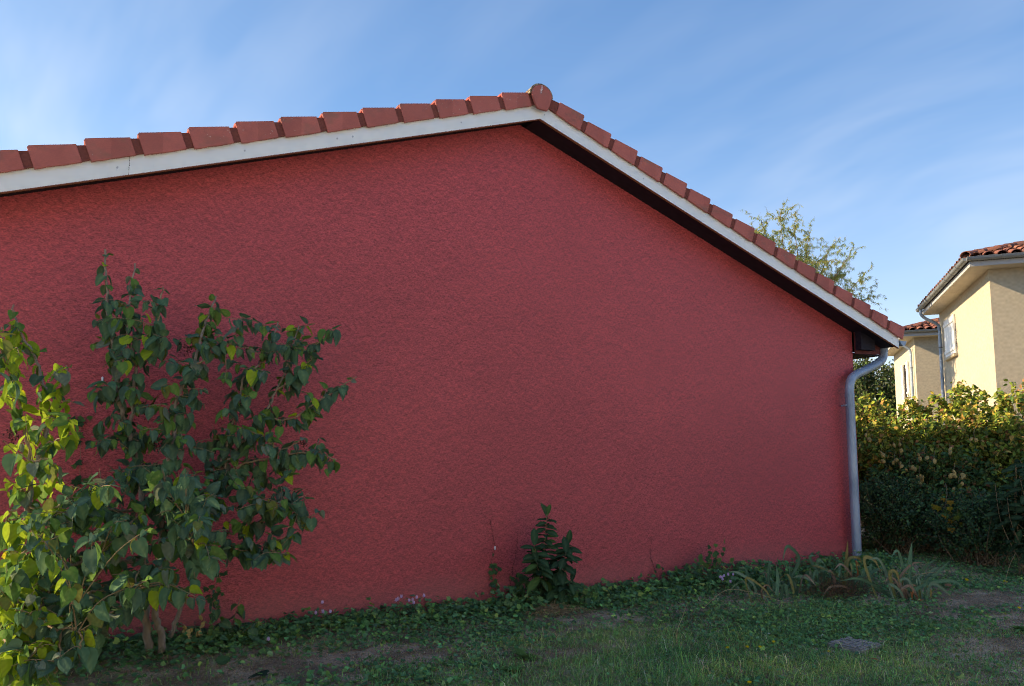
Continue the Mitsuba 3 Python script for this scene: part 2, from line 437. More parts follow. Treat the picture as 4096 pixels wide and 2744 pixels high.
# right eave: closing boards, gutter and downpipe
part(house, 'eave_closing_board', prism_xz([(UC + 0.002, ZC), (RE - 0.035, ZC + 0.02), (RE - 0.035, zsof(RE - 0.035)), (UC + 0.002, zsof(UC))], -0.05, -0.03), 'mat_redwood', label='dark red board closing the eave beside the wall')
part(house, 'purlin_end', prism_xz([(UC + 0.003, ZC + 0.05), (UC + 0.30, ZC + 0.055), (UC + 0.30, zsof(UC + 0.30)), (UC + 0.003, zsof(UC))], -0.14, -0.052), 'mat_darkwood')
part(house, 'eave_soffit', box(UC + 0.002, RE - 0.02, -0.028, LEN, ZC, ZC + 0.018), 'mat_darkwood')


def half_pipe(p0, p1, r, k=10, th=0.004, ends=True, up=(0, 0, 1)):
    p0, p1 = np.asarray(p0, float), np.asarray(p1, float)
    d = (p1 - p0) / np.linalg.norm(p1 - p0)
    x = np.cross(d, up)
    x /= np.linalg.norm(x)
    z = np.cross(x, d)
    a = np.linspace(PI, 2 * PI, k + 1)
    V = []
    for p in (p0, p1):
        for rr in (r, r - th):
            V.append(p + rr * (np.cos(a)[:, None] * x + np.sin(a)[:, None] * z))
    n = k + 1
    F = []
    for i in range(k):
        F += [(i, 2 * n + i + 1, i + 1), (i, 2 * n + i, 2 * n + i + 1), (n + i, n + i + 1, 3 * n + i + 1), (n + i, 3 * n + i + 1, 3 * n + i)]
    for i in (0, k):
        F += [(i, n + i, 3 * n + i), (i, 3 * n + i, 2 * n + i)]
    ms = [trimesh.Trimesh(np.vstack(V), F, process=False)]
    for side in (1, -1):
        ms.append(tube([p0 + side * x * r, p1 + side * x * r], 0.006, 6))
    if ends:
        for p in (p0, p1):
            q = p + r * (np.cos(a)[:, None] * x + np.sin(a)[:, None] * z)
            V2 = np.vstack([q, q + d * 0.004, [p, p + d * 0.004]])
            F2 = []
            for i in range(k):
                F2 += [(i, i + 1, 2 * n), (n + i + 1, n + i, 2 * n + 1), (i, n + i, i + 1), (i + 1, n + i, n + i + 1)]
            ms.append(trimesh.Trimesh(V2, F2, process=False))
    return cat(ms)


GUT = (5.885, 2.985)
part(house, 'gutter', half_pipe((GUT[0], -OV - 0.02, GUT[1]), (GUT[0], LEN, GUT[1]), 0.065), 'mat_zinc', 30, label='half round zinc gutter')
PX = 4.96
path = spline([(5.862, -0.04, 2.94), (5.855, -0.045, 2.85), (5.80, -0.055, 2.755), (5.66, -0.07, 2.68), (5.36, -0.10, 2.575), (5.10, -0.125, 2.485), (4.995, -0.13, 2.40), (PX, -0.13, 2.26), (PX, -0.13, 2.1)], 5)
dp = part(house, 'downpipe', tube(np.vstack([path, [[PX, -0.13, 1.0], [PX + 0.004, -0.13, -0.2]]]), 0.058, 20), 'mat_zinc', 40, label='grey zinc rainwater downpipe bending onto the wall')
ring = lambda c, d, r, w: tube([np.array(c) - np.array(d) * w / 2, np.array(c) + np.array(d) * w / 2], r, 20)
part(dp, 'collar', ring((PX, -0.13, 2.205), (0, 0, 1), 0.0625, 0.05), 'mat_zinc', 40)
d1 = np.array([-0.93, -0.09, -0.35]); d1 /= np.linalg.norm(d1)
part(dp, 'collar', ring(np.array([5.72, -0.063, 2.706]) + 0.0, d1, 0.063, 0.025), 'mat_zinc', 40)
part(dp, 'clamp', cat([ring((PX, -0.13, 2.075), (0, 0, 1), 0.064, 0.022), box(PX - 0.095, PX - 0.055, -0.138, -0.122, 2.064, 2.086), box(PX - 0.012, PX + 0.012, -0.08, 0.002, 2.066, 2.084)]), 'mat_zinc', 40)

# ---------------------------------------------------------------- the two cream houses beyond
def canal(length=0.40, r=0.105, k=7):
    """one over-tile: half barrel tapering up the slope; local x across, y up the slope, z out"""
    a = np.linspace(0, PI, k)
    V = []
    for y, rr in ((0, r), (length, r * 0.84)):
        V.append(np.stack([rr * np.cos(a), np.full(k, y), rr * np.sin(a) * 0.85 + 0.0], 1))
        if y == 0:
            V.append(np.stack([(rr - 0.016) * np.cos(a), np.full(k, y), (rr - 0.016) * np.sin(a) * 0.85], 1))
    V.insert(2, np.stack([(r - 0.016) * np.cos(a), np.full(k, 0.12), (r - 0.016) * np.sin(a) * 0.85], 1))
    V = np.vstack(V)
    F = []
    for i in range(k - 1):
        F += [(i, i + 1, 3 * k + i + 1), (i, 3 * k + i + 1, 3 * k + i), (i, k + i + 1, i + 1), (i, k + i, k + i + 1), (k + i, 2 * k + i + 1, k + i + 1), (k + i, 2 * k + i, 2 * k + i + 1)]
    return trimesh.Trimesh(V, F, process=False)


CANAL = [mikit.ply(canal(), f'mat_canal_{i}', 50) for i in range(4)]
EA, EB = np.array([0.757, 0.653, 0]), np.array([0.653, -0.757, 0])
EZ = np.array([0, 0, 1.0])


def to_house(m, c):
    M = np.eye(4)
    M[:3, 0], M[:3, 1], M[:3, 2], M[:3, 3] = EA, EB, EZ, c     # x' = a (away along the left face), y' = b (to the right), z
    m = m.copy()
    m.apply_transform(M)
    return m


def cream_house(c, label, la, lb, seed, shutters, zs=5.15):
    R = random.Random(seed)
    h = thing('cream_house', label, 'house')
    c = np.array([c[0], c[1], 0.0])
    ov = 0.40
    B = lambda *q: to_house(box(*q), c)
    part(h, 'wall', B(0, la, 0, lb, -0.5, zs + 0.02), 'mat_cream')
    part(h, 'soffit', B(-ov, la + 0.02, -ov, lb + ov, zs + 0.021, zs + 0.045), 'mat_soffit', label='pale boarded soffit')
    part(h, 'fascia', cat([B(-ov - 0.02, la + 0.02, -ov - 0.02, -ov - 0.001, zs + 0.015, zs + 0.12), B(-ov - 0.02, -ov - 0.001, -ov, lb + ov, zs + 0.015, zs + 0.118)]), 'mat_fascia')
    ge = ov + 0.085
    zg = zs + 0.185
    W = lambda a, b, z: c + EA * a + EB * b + EZ * z
    gl = part(h, 'gutter', half_pipe(W(-ge, -ge, zg), W(la + 0.05, -ge, zg), 0.070), 'mat_gutter', 30)
    gr = part(h, 'gutter', half_pipe(W(-ge, -ge, zg), W(-ge, lb + ge, zg), 0.070), 'mat_gutter', 30)
    for j in range(9):
        part(gl, 'bracket', tube([W(0.2 + j * 0.6, -ge - 0.079 * math.cos(t), zg - 0.079 * math.sin(t)) for t in np.linspace(0, PI, 8)], 0.006, 4), 'mat_lead')
        part(gr, 'bracket', tube([W(-ge - 0.079 * math.cos(t), 0.1 + j * 0.6, zg - 0.079 * math.sin(t)) for t in np.linspace(0, PI, 8)], 0.006, 4), 'mat_lead')
    # hipped roof deck with canal tiles
    sl = 0.34
    a0, a1, b0, b1 = -ov - 0.05, la + 0.05, -ov - 0.05, lb + ov
    ze = zs + 0.20
    w = min(a1 - a0, b1 - b0) / 2
    V = [W(a0, b0, ze), W(a1, b0, ze), W(a1, b1, ze), W(a0, b1, ze), W(a0 + w, b0 + w, ze + sl * w), W(a1 - w, b1 - w, ze + sl * w)]
    rf = part(h, 'roof', trimesh.Trimesh(V, [(0, 4, 1), (1, 4, 5), (1, 5, 2), (2, 5, 3), (3, 5, 4), (3, 4, 0), (0, 1, 2), (0, 2, 3)], process=False), 'mat_canal_3')
    th = math.atan(sl)
    rows, sp = 4, 0.235
    for (ax, ux, n, L) in ((EA, EB, int((a1 - a0) / sp), a1 - a0), (EB, EA, int((b1 - b0) / sp), b1 - b0)):
        up = ux * math.cos(th) + EZ * math.sin(th)
        out = np.cross(ax, up)
        out *= np.sign(out[2])
        xa = ax if np.dot(np.cross(ax, up), out) > 0 else -ax
        for j in range(n):
            for r in range(rows):
                q = (j + 0.5) * sp
                if r * 0.34 * math.cos(th) > q - 0.02:
                    continue
                o = W(a0, b0, ze) + ax * q + up * (r * 0.34 - 0.06 + R.uniform(-0.012, 0.012)) + out * (0.012 + 0.006 * r * 0)
                M = np.eye(4)
                tilt = R.uniform(-0.03, 0.03)
                xx, uu = xa * math.cos(tilt) + up * math.sin(tilt), up * math.cos(tilt) - xa * math.sin(tilt)
                uu = uu - out * 0.05
                M[:3, 0], M[:3, 1], M[:3, 2], M[:3, 3] = xx, uu, out, o
                part_at(rf, 'tile', CANAL[R.choice([0, 0, 1, 1, 2, 3])], M)
    hd = (EA + EB) * math.cos(th) / 1.2 + EZ * math.sin(th) * 0.83
    hd /= np.linalg.norm(hd)
    sd = np.cross(hd, EZ)
    sd /= np.linalg.norm(sd)
    hz = np.cross(sd, hd)
    for r in range(6):
        M = np.eye(4)
        M[:3, 0], M[:3, 1], M[:3, 2], M[:3, 3] = sd * 1.15, hd, hz * 1.1, W(a0, b0, ze + 0.035) + hd * (r * 0.34 - 0.08)
        part_at(rf, 'hip_tile', CANAL[[1, 3, 1, 0, 3, 1][r]], M)
    pp = spline([W(-ge + 0.02 if False else PIPEA[seed], -ge, zg - 0.05), W(PIPEA[seed], -ge, zg - 0.2), W(PIPEA[seed] + 0.0, -ge + 0.12, zg - 0.33), W(PIPEA[seed] + 0.0, -0.15, zg - 0.46), W(PIPEA[seed], -0.075, zg - 0.62), W(PIPEA[seed], -0.075, zg - 1.2), W(PIPEA[seed], -0.075, 0.0)], 5)
    k = part(h, 'downpipe', tube(pp, 0.040, 12), 'mat_zinc', 40)
    for z in (4.2, 2.6):
        part(k, 'clamp', tube([W(PIPEA[seed], -0.075, z), W(PIPEA[seed], -0.075, z + 0.03)], 0.05, 12), 'mat_lead', 40)
    for (a, w_, z0, z1, op) in shutters:
        win = part(h, 'window', B(a, a + w_, -0.004, 0.003, z0 + 0.02, z1 - 0.02), 'mat_dark', label='window opening behind white shutters')
        part(win, 'sill', B(a - 0.06, a + w_ + 0.06, -0.09, -0.0045, z0 - 0.06, z0 + 0.0), 'mat_cream')
        if op:      # folded back on the wall, either side
            leaves = ((a - w_ * 0.52, a - 0.03, 0.05), (a + w_ + 0.03, a + w_ * 1.52, 0.05))
        else:       # one leaf shut
            leaves = ((a + 0.0, a + w_, 0.0),)
        for (s0, s1, off) in leaves:
            n = 4 if not op else 2
            sh = part(h, 'shutter', cat([B(s0 + (s1 - s0) * i / n + 0.0015, s0 + (s1 - s0) * (i + 1) / n - 0.0015, -0.045 - off * 0.2, -0.012, z0 + 0.01, z1) for i in range(n)]), 'mat_shutter', label='white plank shutter')
            for zb in (z0 + 0.14 * (z1 - z0), z1 - 0.14 * (z1 - z0)):
                part(sh, 'batten', B(s0 + 0.02, s1 - 0.02, -0.068 - off * 0.2, -0.0455 - off * 0.2, zb - 0.035, zb + 0.035), 'mat_shutter')
                part(sh, 'hinge', B(s1 - 0.03, s1 + 0.03, -0.075 - off * 0.2, -0.0685 - off * 0.2, zb - 0.012, zb + 0.012), 'mat_lead')
    return h
PIPEA = {1: 5.0, 2: 0.35, 3: 5.0}
cream_house((11.913, 1.661), 'nearer cream rendered house at the right edge with one closed white shutter', 5.35, 6.0, 1, [(3.38, 1.20, 3.86, 4.84, False)])
cream_house((19.302, 8.015), 'farther cream rendered house half hidden behind the red gable and the nearer cream house', 5.0, 5.0, 2, [(1.75, 0.75, 3.3, 4.55, True)])
# the photographer's own house and its paved terrace stand behind the camera, in the sun
bk = thing('garden_house', 'cream rendered house behind the photographer facing the red gable', 'house')
part(bk, 'wall', box(-13, 8, -19, -12.5, -0.5, 5.6), 'mat_pale')
part(bk, 'roof', trimesh.Trimesh([(-13.5, -19.5, 5.61), (8.5, -19.5, 5.61), (8.5, -12, 5.61), (-13.5, -12, 5.61), (-10, -15.75, 7.1), (5, -15.75, 7.1)]).convex_hull, 'mat_canal_1')
for q in (-9.5, -4.5, 1.0, 5.0):
    for z in (0.1, 3.1):
        w = part(bk, 'window', box(q, q + 1.2, -12.499, -12.44, z + 0.8, z + 2.0), 'mat_dark')
        part(w, 'frame', cat([box(q - 0.06, q, -12.499, -12.42, z + 0.74, z + 2.06), box(q + 1.2, q + 1.26, -12.499, -12.42, z + 0.74, z + 2.06), box(q + 0.57, q + 0.63, -12.439, -12.42, z + 0.8, z + 2.0)]), 'mat_white')
struct('terrace', box(-12, 7, -12.49, -7.6, -0.3, -0.06), 'mat_paving')

# ---------------------------------------------------------------- plants: leaves, blades, shoots
def grid_leaf(L, W, wfun, rows=7, cup=0.25, bend=0.35, wave=0.0, petiole=0.0, R=None, tip_curl=0.0):
    """a leaf along +y, face +z: (verts, faces, t along, c across)"""
    t = np.linspace(0, 1, rows)
    c = np.array([-1, -0.55, 0, 0.55, 1.0])
    T, Cc = np.meshgrid(t, c, indexing='ij')
    w = wfun(T) * W / 2
    x = w * Cc
    y = L * (T - 0.12 * np.abs(Cc) * (1 - T) * (wfun(T * 0 + 0.25)) * (1.0 if petiole else 0.4) * (T < 0.35))
    z = cup * np.abs(x) - bend * L * T ** 2 + wave * L * np.sin(T * 7 + Cc * 1.5) * np.abs(Cc) + tip_curl * L * np.maximum(T - 0.7, 0) ** 2
    V = np.stack([x, y + petiole, z], -1).reshape(-1, 3)
    n = len(c)
    a, b = np.meshgrid(np.arange(rows - 1), np.arange(n - 1), indexing='ij')
    o = (a * n + b).ravel()
    F = np.vstack([np.stack([o, o + 1, o + n + 1], 1), np.stack([o, o + n + 1, o + n], 1)])
    tt, cc = T.ravel(), Cc.ravel()
    if petiole:
        k = len(V)
        V = np.vstack([V, [[-0.0012, 0, 0], [0.0012, 0, 0], [-0.0012, petiole + 0.01 * L, 0.0], [0.0012, petiole + 0.01 * L, 0.0]]])
        F = np.vstack([F, [[k, k + 1, k + 3], [k, k + 3, k + 2]]])
        tt, cc = np.append(tt, [0, 0, 0, 0]), np.append(cc, [0, 0, 0, 0])
    return V, F, tt, cc


def heart(t):
    return 2.35 * np.sqrt(np.clip(t + 0.05, 0, 1)) * np.clip(1 - t, 0, 1) ** 1.0


def ellip(t):
    return np.sin(PI * np.clip(t * 0.94 + 0.04, 0, 1)) ** 0.75 * (0.85 + 0.3 * t)


def leaf_colors(tt, cc, base, vein, edge=None, spots=0.0, R=None):
    base, vein = np.array(base), np.array(vein)
    m = np.clip(1 - np.abs(cc) * 2.4, 0, 1)[:, None] * 0.6
    C = base * (1 - m) + vein * m
    C = C * (1 + 0.12 * np.sin(tt * 24 + np.abs(cc) * 5))[:, None]
    if edge is not None:
        e = (np.clip(np.abs(cc) - 0.5, 0, 1) * 1.2 * np.clip(np.sin(tt * 9 + spots) + 0.4, 0, 1) + np.clip(tt - 0.8, 0, 1) * 3)[:, None].clip(0, 1)
        C = C * (1 - e) + np.array(edge) * e
    return np.clip(C, 0.004, 0.9)


def frames(pos, axis, normal, scale):
    """(n,4,4) matrices taking +y to axis and +z near normal"""
    axis = axis / np.linalg.norm(axis, axis=1, keepdims=True)
    x = np.cross(axis, normal)
    x /= np.maximum(np.linalg.norm(x, axis=1, keepdims=True), 1e-6)
    z = np.cross(x, axis)
    M = np.zeros((len(pos), 4, 4))
    s = np.broadcast_to(np.asarray(scale, float), (len(pos),))[:, None]
    M[:, :3, 0], M[:, :3, 1], M[:, :3, 2], M[:, :3, 3], M[:, 3, 3] = x * s, axis * s, z * s, pos, 1
    return M


def stamp(M, V, F, C):
    """all copies of a small mesh at the matrices M; C is (n,3) per copy or (verts,3)"""
    n, k = len(M), len(V)
    W = np.einsum('nij,kj->nki', M[:, :3, :3], V) + M[:, None, :3, 3]
    FF = (F[None] + (np.arange(n) * k)[:, None, None]).reshape(-1, 3)
    C = np.asarray(C)
    CC = np.repeat(C, k, axis=0) if len(C) == n and n != k else np.tile(C, (n, 1))
    return W.reshape(-1, 3), FF, CC


def join(parts_):
    V, F, C, o = [], [], [], 0
    for v, f, c in parts_:
        V.append(v); F.append(f + o); C.append(c)
        o += len(v)
    return np.vstack(V), np.vstack(F), np.vstack(C)


def leafmass(parent, name, parts_, bsdf='mat_leaf', smooth=True, label=None):
    v, f, c = join(parts_)
    return part(parent, name, trimesh.Trimesh(v, f, process=False), bsdf, smooth, label, 'stuff', color=c)


SIMPLE_V = np.array([[0, 0, 0], [-0.32, 0.3, 0.07], [0, 0.36, -0.03], [0.32, 0.3, 0.07], [-0.22, 0.68, 0.0], [0, 0.7, -0.07], [0.22, 0.68, 0.0], [0, 1.0, -0.2]])
SIMPLE_F = np.array([[0, 2, 1], [0, 3, 2], [1, 2, 5], [1, 5, 4], [2, 3, 6], [2, 6, 5], [4, 5, 7], [5, 6, 7]])


def unit(v):
    return v / np.maximum(np.linalg.norm(v, axis=-1, keepdims=True), 1e-9)


def pick(R, n, colors, weights, jitter=0.25):
    c = np.array(colors)[R.choice(len(colors), n, p=np.array(weights) / np.sum(weights))]
    return c * np.exp(R.normal(0, jitter, (n, 1))) * np.exp(R.normal(0, 0.08, (n, 3)))


# ---------------------------------------------------------------- lilacs
PAL = {'dark': ((0.062, 0.118, 0.082), (0.13, 0.20, 0.12), None), 'deep': ((0.074, 0.145, 0.078), (0.15, 0.23, 0.11), None), 'mid': ((0.098, 0.19, 0.045), (0.17, 0.25, 0.07), None),
       'lime': ((0.25, 0.345, 0.024), (0.27, 0.33, 0.05), None), 'yellow': ((0.38, 0.33, 0.015), (0.32, 0.29, 0.03), (0.13, 0.06, 0.02)), 'brown': ((0.12, 0.15, 0.04), (0.15, 0.17, 0.05), (0.13, 0.055, 0.025)),
       'grey': ((0.13, 0.165, 0.12), (0.17, 0.21, 0.14), None)}
PAL = {k: tuple(None if c is None else tuple(min(1.25 * v, 0.5) for v in c) for c in q) for k, q in PAL.items()}
lr = np.random.default_rng(12)
LILAC_LEAF = []          # shapes
for k in range(6):
    LILAC_LEAF.append(grid_leaf(0.090, 0.074, heart, 8, cup=[0.15, 0.35, 0.55, 0.05, 0.8, 0.3][k], bend=[0.2, 0.35, 0.1, 0.5, 0.25, -0.05][k], wave=[0.0, 0.03, 0.02, 0.04, 0.0, 0.05][k], petiole=0.020, tip_curl=[-0.6, 0.5, -1, 0.8, 0, -0.5][k]))
LILAC_PLY = {}
P1 = [(-3.92, 2.53), (-3.71, 2.62), (-3.46, 2.35), (-3.29, 2.36), (-3.12, 2.57), (-2.93, 2.27), (-2.59, 2.46), (-2.27, 2.40), (-2.46, 2.02), (-2.10, 2.00), (-2.34, 1.79), (-2.25, 1.47), (-2.16, 1.26), (-2.36, 1.15), (-2.39, 0.91), (-2.74, 1.16), (-2.96, 1.09), (-3.16, 0.80), (-3.63, 1.11), (-3.87, 1.39), (-3.94, 1.95)]
P2 = [(-4.19, 1.17), (-3.89, 1.34), (-3.38, 1.40), (-3.07, 1.13), (-3.09, 0.74), (-3.29, 0.57), (-3.46, 0.52), (-3.63, 0.42), (-3.98, 0.23), (-4.23, 0.15), (-4.31, 0.83)]
P3 = [(-4.41, 2.30), (-4.33, 2.19), (-4.18, 1.89), (-4.03, 1.96), (-3.96, 1.65), (-4.05, 1.46), (-3.96, 1.22), (-4.02, 0.80), (-4.10, 0.45), (-4.28, 0.13)]
P4 = [(-3.05, 1.25), (-2.6, 1.2), (-2.35, 1.0), (-2.45, 0.75), (-2.65, 0.6), (-3.0, 0.75)]
P3B = [(-4.3, 0.9), (-4.1, 0.75), (-3.95, 0.55), (-3.9, 0.3), (-4.05, 0.12), (-4.3, 0.1)]


def lilac_ply(k, pal):
    if (k, pal) not in LILAC_PLY:
        V, F, tt, cc = LILAC_LEAF[k]
        b, v, e = PAL[pal]
        LILAC_PLY[(k, pal)] = (mikit.ply(trimesh.Trimesh(V, F, process=False), 'mat_thin_leaf' if pal in ('lime', 'yellow', 'mid') else 'mat_leaf', True, color=leaf_colors(tt, cc, b, v, e, k)), leaf_colors(tt, cc, b, v, e, k))
    return LILAC_PLY[(k, pal)]


def twig_leaves(R, path, first, step, out):
    """opposite leaf pairs along a path: appends (pos, axis, normal)"""
    P = np.asarray(path)
    seg = np.linalg.norm(np.diff(P, axis=0), axis=1)
    s = np.concatenate([[0], np.cumsum(seg)])
    q, turn = first, R.uniform(0, PI)
    while q <= s[-1]:
        i = min(np.searchsorted(s, q, 'right') - 1, len(seg) - 1)
        u = (q - s[i]) / max(seg[i], 1e-9)
        p = P[i] * (1 - u) + P[i + 1] * u
        t = unit(P[i + 1] - P[i])
        a = unit(np.cross(t, [0.3, 0.2, 1] if abs(t[2]) < 0.9 else [1, 0.1, 0]))
        b = np.cross(t, a)
        tip = q > s[-1] - step
        for sg in (1, -1):
            if R.random() < 0.10:
                continue
            o = sg * (a * math.cos(turn) + b * math.sin(turn))
            ax = unit(o * (0.62 if not tip else 0.6) + t * R.uniform(0.0, 0.3) + np.array([0, 0, -1]) * R.uniform(0.3, 1.5) * (0.35 if tip else 1) + R.normal(0, 0.18, 3))
            nm = unit(np.array([0, 0, 1.0]) * 0.75 + o * 0.75 + np.array([0.0, -0.35, 0]) + 0.45 * SUN * R.choice([1, 1, -0.6]) + R.normal(0, 0.36, 3))
            out.append((p, ax, nm, 0.72 if tip else 1.0))
        turn += PI / 2 + R.normal(0, 0.25)
        q += step * R.uniform(0.8, 1.2)


def lilac(name, label, stems, seed, fills, weights, start, heads, leafcount=300):
    R = np.random.default_rng(seed)
    t = thing(name, label, 'shrub')
    L, twig_meshes, paths = [], [], []
    for key, (pts, (ra, rb)) in stems.items():
        path = spline(pts, 6)
        path[1:-1] += R.normal(0, 0.006, (len(path) - 2, 3))
        part(t, 'stem', tube(path, [ra, (ra + rb) / 2, rb], 7), 'mat_bark' if ra > 0.012 else 'mat_twig', True)
        ln = np.linalg.norm(np.diff(path, axis=0), axis=1).sum()
        twig_leaves(R, path, ln * start.get(key, 0.3), 0.066, L)
        paths.append((key, path))
    allp = np.vstack([p[int(len(p) * 0.12):] for _, p in paths])
    for poly, y0, y1, n_, lift in fills:     # side shoots grow from the nearest stem out to points spread through the crown
        P = Polygon(poly)
        x0, z0, x1, z1 = P.bounds
        got = []
        while len(got) < n_:
            best = None
            for _ in range(6):      # best of several candidates keeps the shoots apart
                while True:
                    c = np.array([R.uniform(x0, x1), R.uniform(-y1, -y0), R.uniform(z0, z1)])
                    if P.contains(Point(c[0], c[2])):
                        break
                dmin = min([np.linalg.norm(c - g) for g in got], default=9)
                if best is None or dmin > best[0]:
                    best = (dmin, c)
            got.append(best[1])
        for c in got:
            src = allp - [0, 0, lift]
            cand = np.argsort(np.linalg.norm(src - c, axis=1) + R.uniform(0, 0.12, len(src)) + 0.5 * np.maximum(allp[:, 2] - c[2], 0))
            b = allp[cand[0]]
            ln = np.linalg.norm(c - b)
            q = spline([b, b * 0.5 + c * 0.5 + np.array([0, 0, 0.10 * ln]) + R.normal(0, 0.02, 3), c], 5)
            q[:, 2] = np.maximum(q[:, 2], 0.02)
            twig_meshes.append(tube(q, [0.0035 if ln < 0.4 else 0.005, 0.0016], 4))
            twig_leaves(R, q, max(0.03, ln - R.uniform(0.14, 0.30)), R.uniform(0.055, 0.075), L)
    part(t, 'twigs', cat(twig_meshes), 'mat_twig', True, kind='stuff')
    pos, ax, nm = (np.array([q[i] for q in L]) for i in range(3))
    sc = np.array([q[3] for q in L]) * R.uniform(0.55, 1.35, len(L))
    M = frames(pos, ax, nm, sc)
    pal = R.choice(list(weights), len(L), p=np.array(list(weights.values())) / sum(weights.values()))
    shape = R.integers(0, 6, len(L))
    order = np.argsort(np.linalg.norm(pos - CAM, axis=1) + R.uniform(0, 0.9, len(L)))
    rest = []
    for c, i in enumerate(order):
        ply_, col = lilac_ply(int(shape[i]), str(pal[i]))
        if c < leafcount:
            part_at(t, 'leaf', ply_, M[i])
        else:
            V, F, _, _ = LILAC_LEAF[shape[i]]
            rest.append(stamp(M[i:i + 1], V, F, col))
    if rest:
        leafmass(t, 'foliage', rest, 'mat_thin_leaf' if start.get('thin') else 'mat_leaf')
    for (x, y, z, h) in heads:
        ms = []
        ms.append(tube(spline([(x + 0.01, y, z - h), (x, y, z - 0.3 * h), (x - 0.005, y, z + h * 0.6)], 3), [0.0022, 0.001], 4))
        for _ in range(26):
            b = np.array([x, y, z]) + R.normal(0, 1, 3) * [h * 0.42, h * 0.42, h * 0.42]
            a = np.array([x, y, min(z + 0.4 * h, b[2] - 0.01)])
            ms.append(tube([a, b], [0.001, 0.0008], 3, False))
            s = trimesh.creation.icosphere(0, 0.006)
            s.apply_scale((0.7, 0.7, R.uniform(1.0, 1.8)))
            s.apply_translation(b)
            ms.append(s)
        part(t, 'seed_head', cat(ms), 'mat_deadhead', True, label='dead brown flower head')
    print(name, len(L), 'leaves')
    return t


scene['mat_deadhead'] = princ((0.060, 0.026, 0.022), 0.9, 0.1)

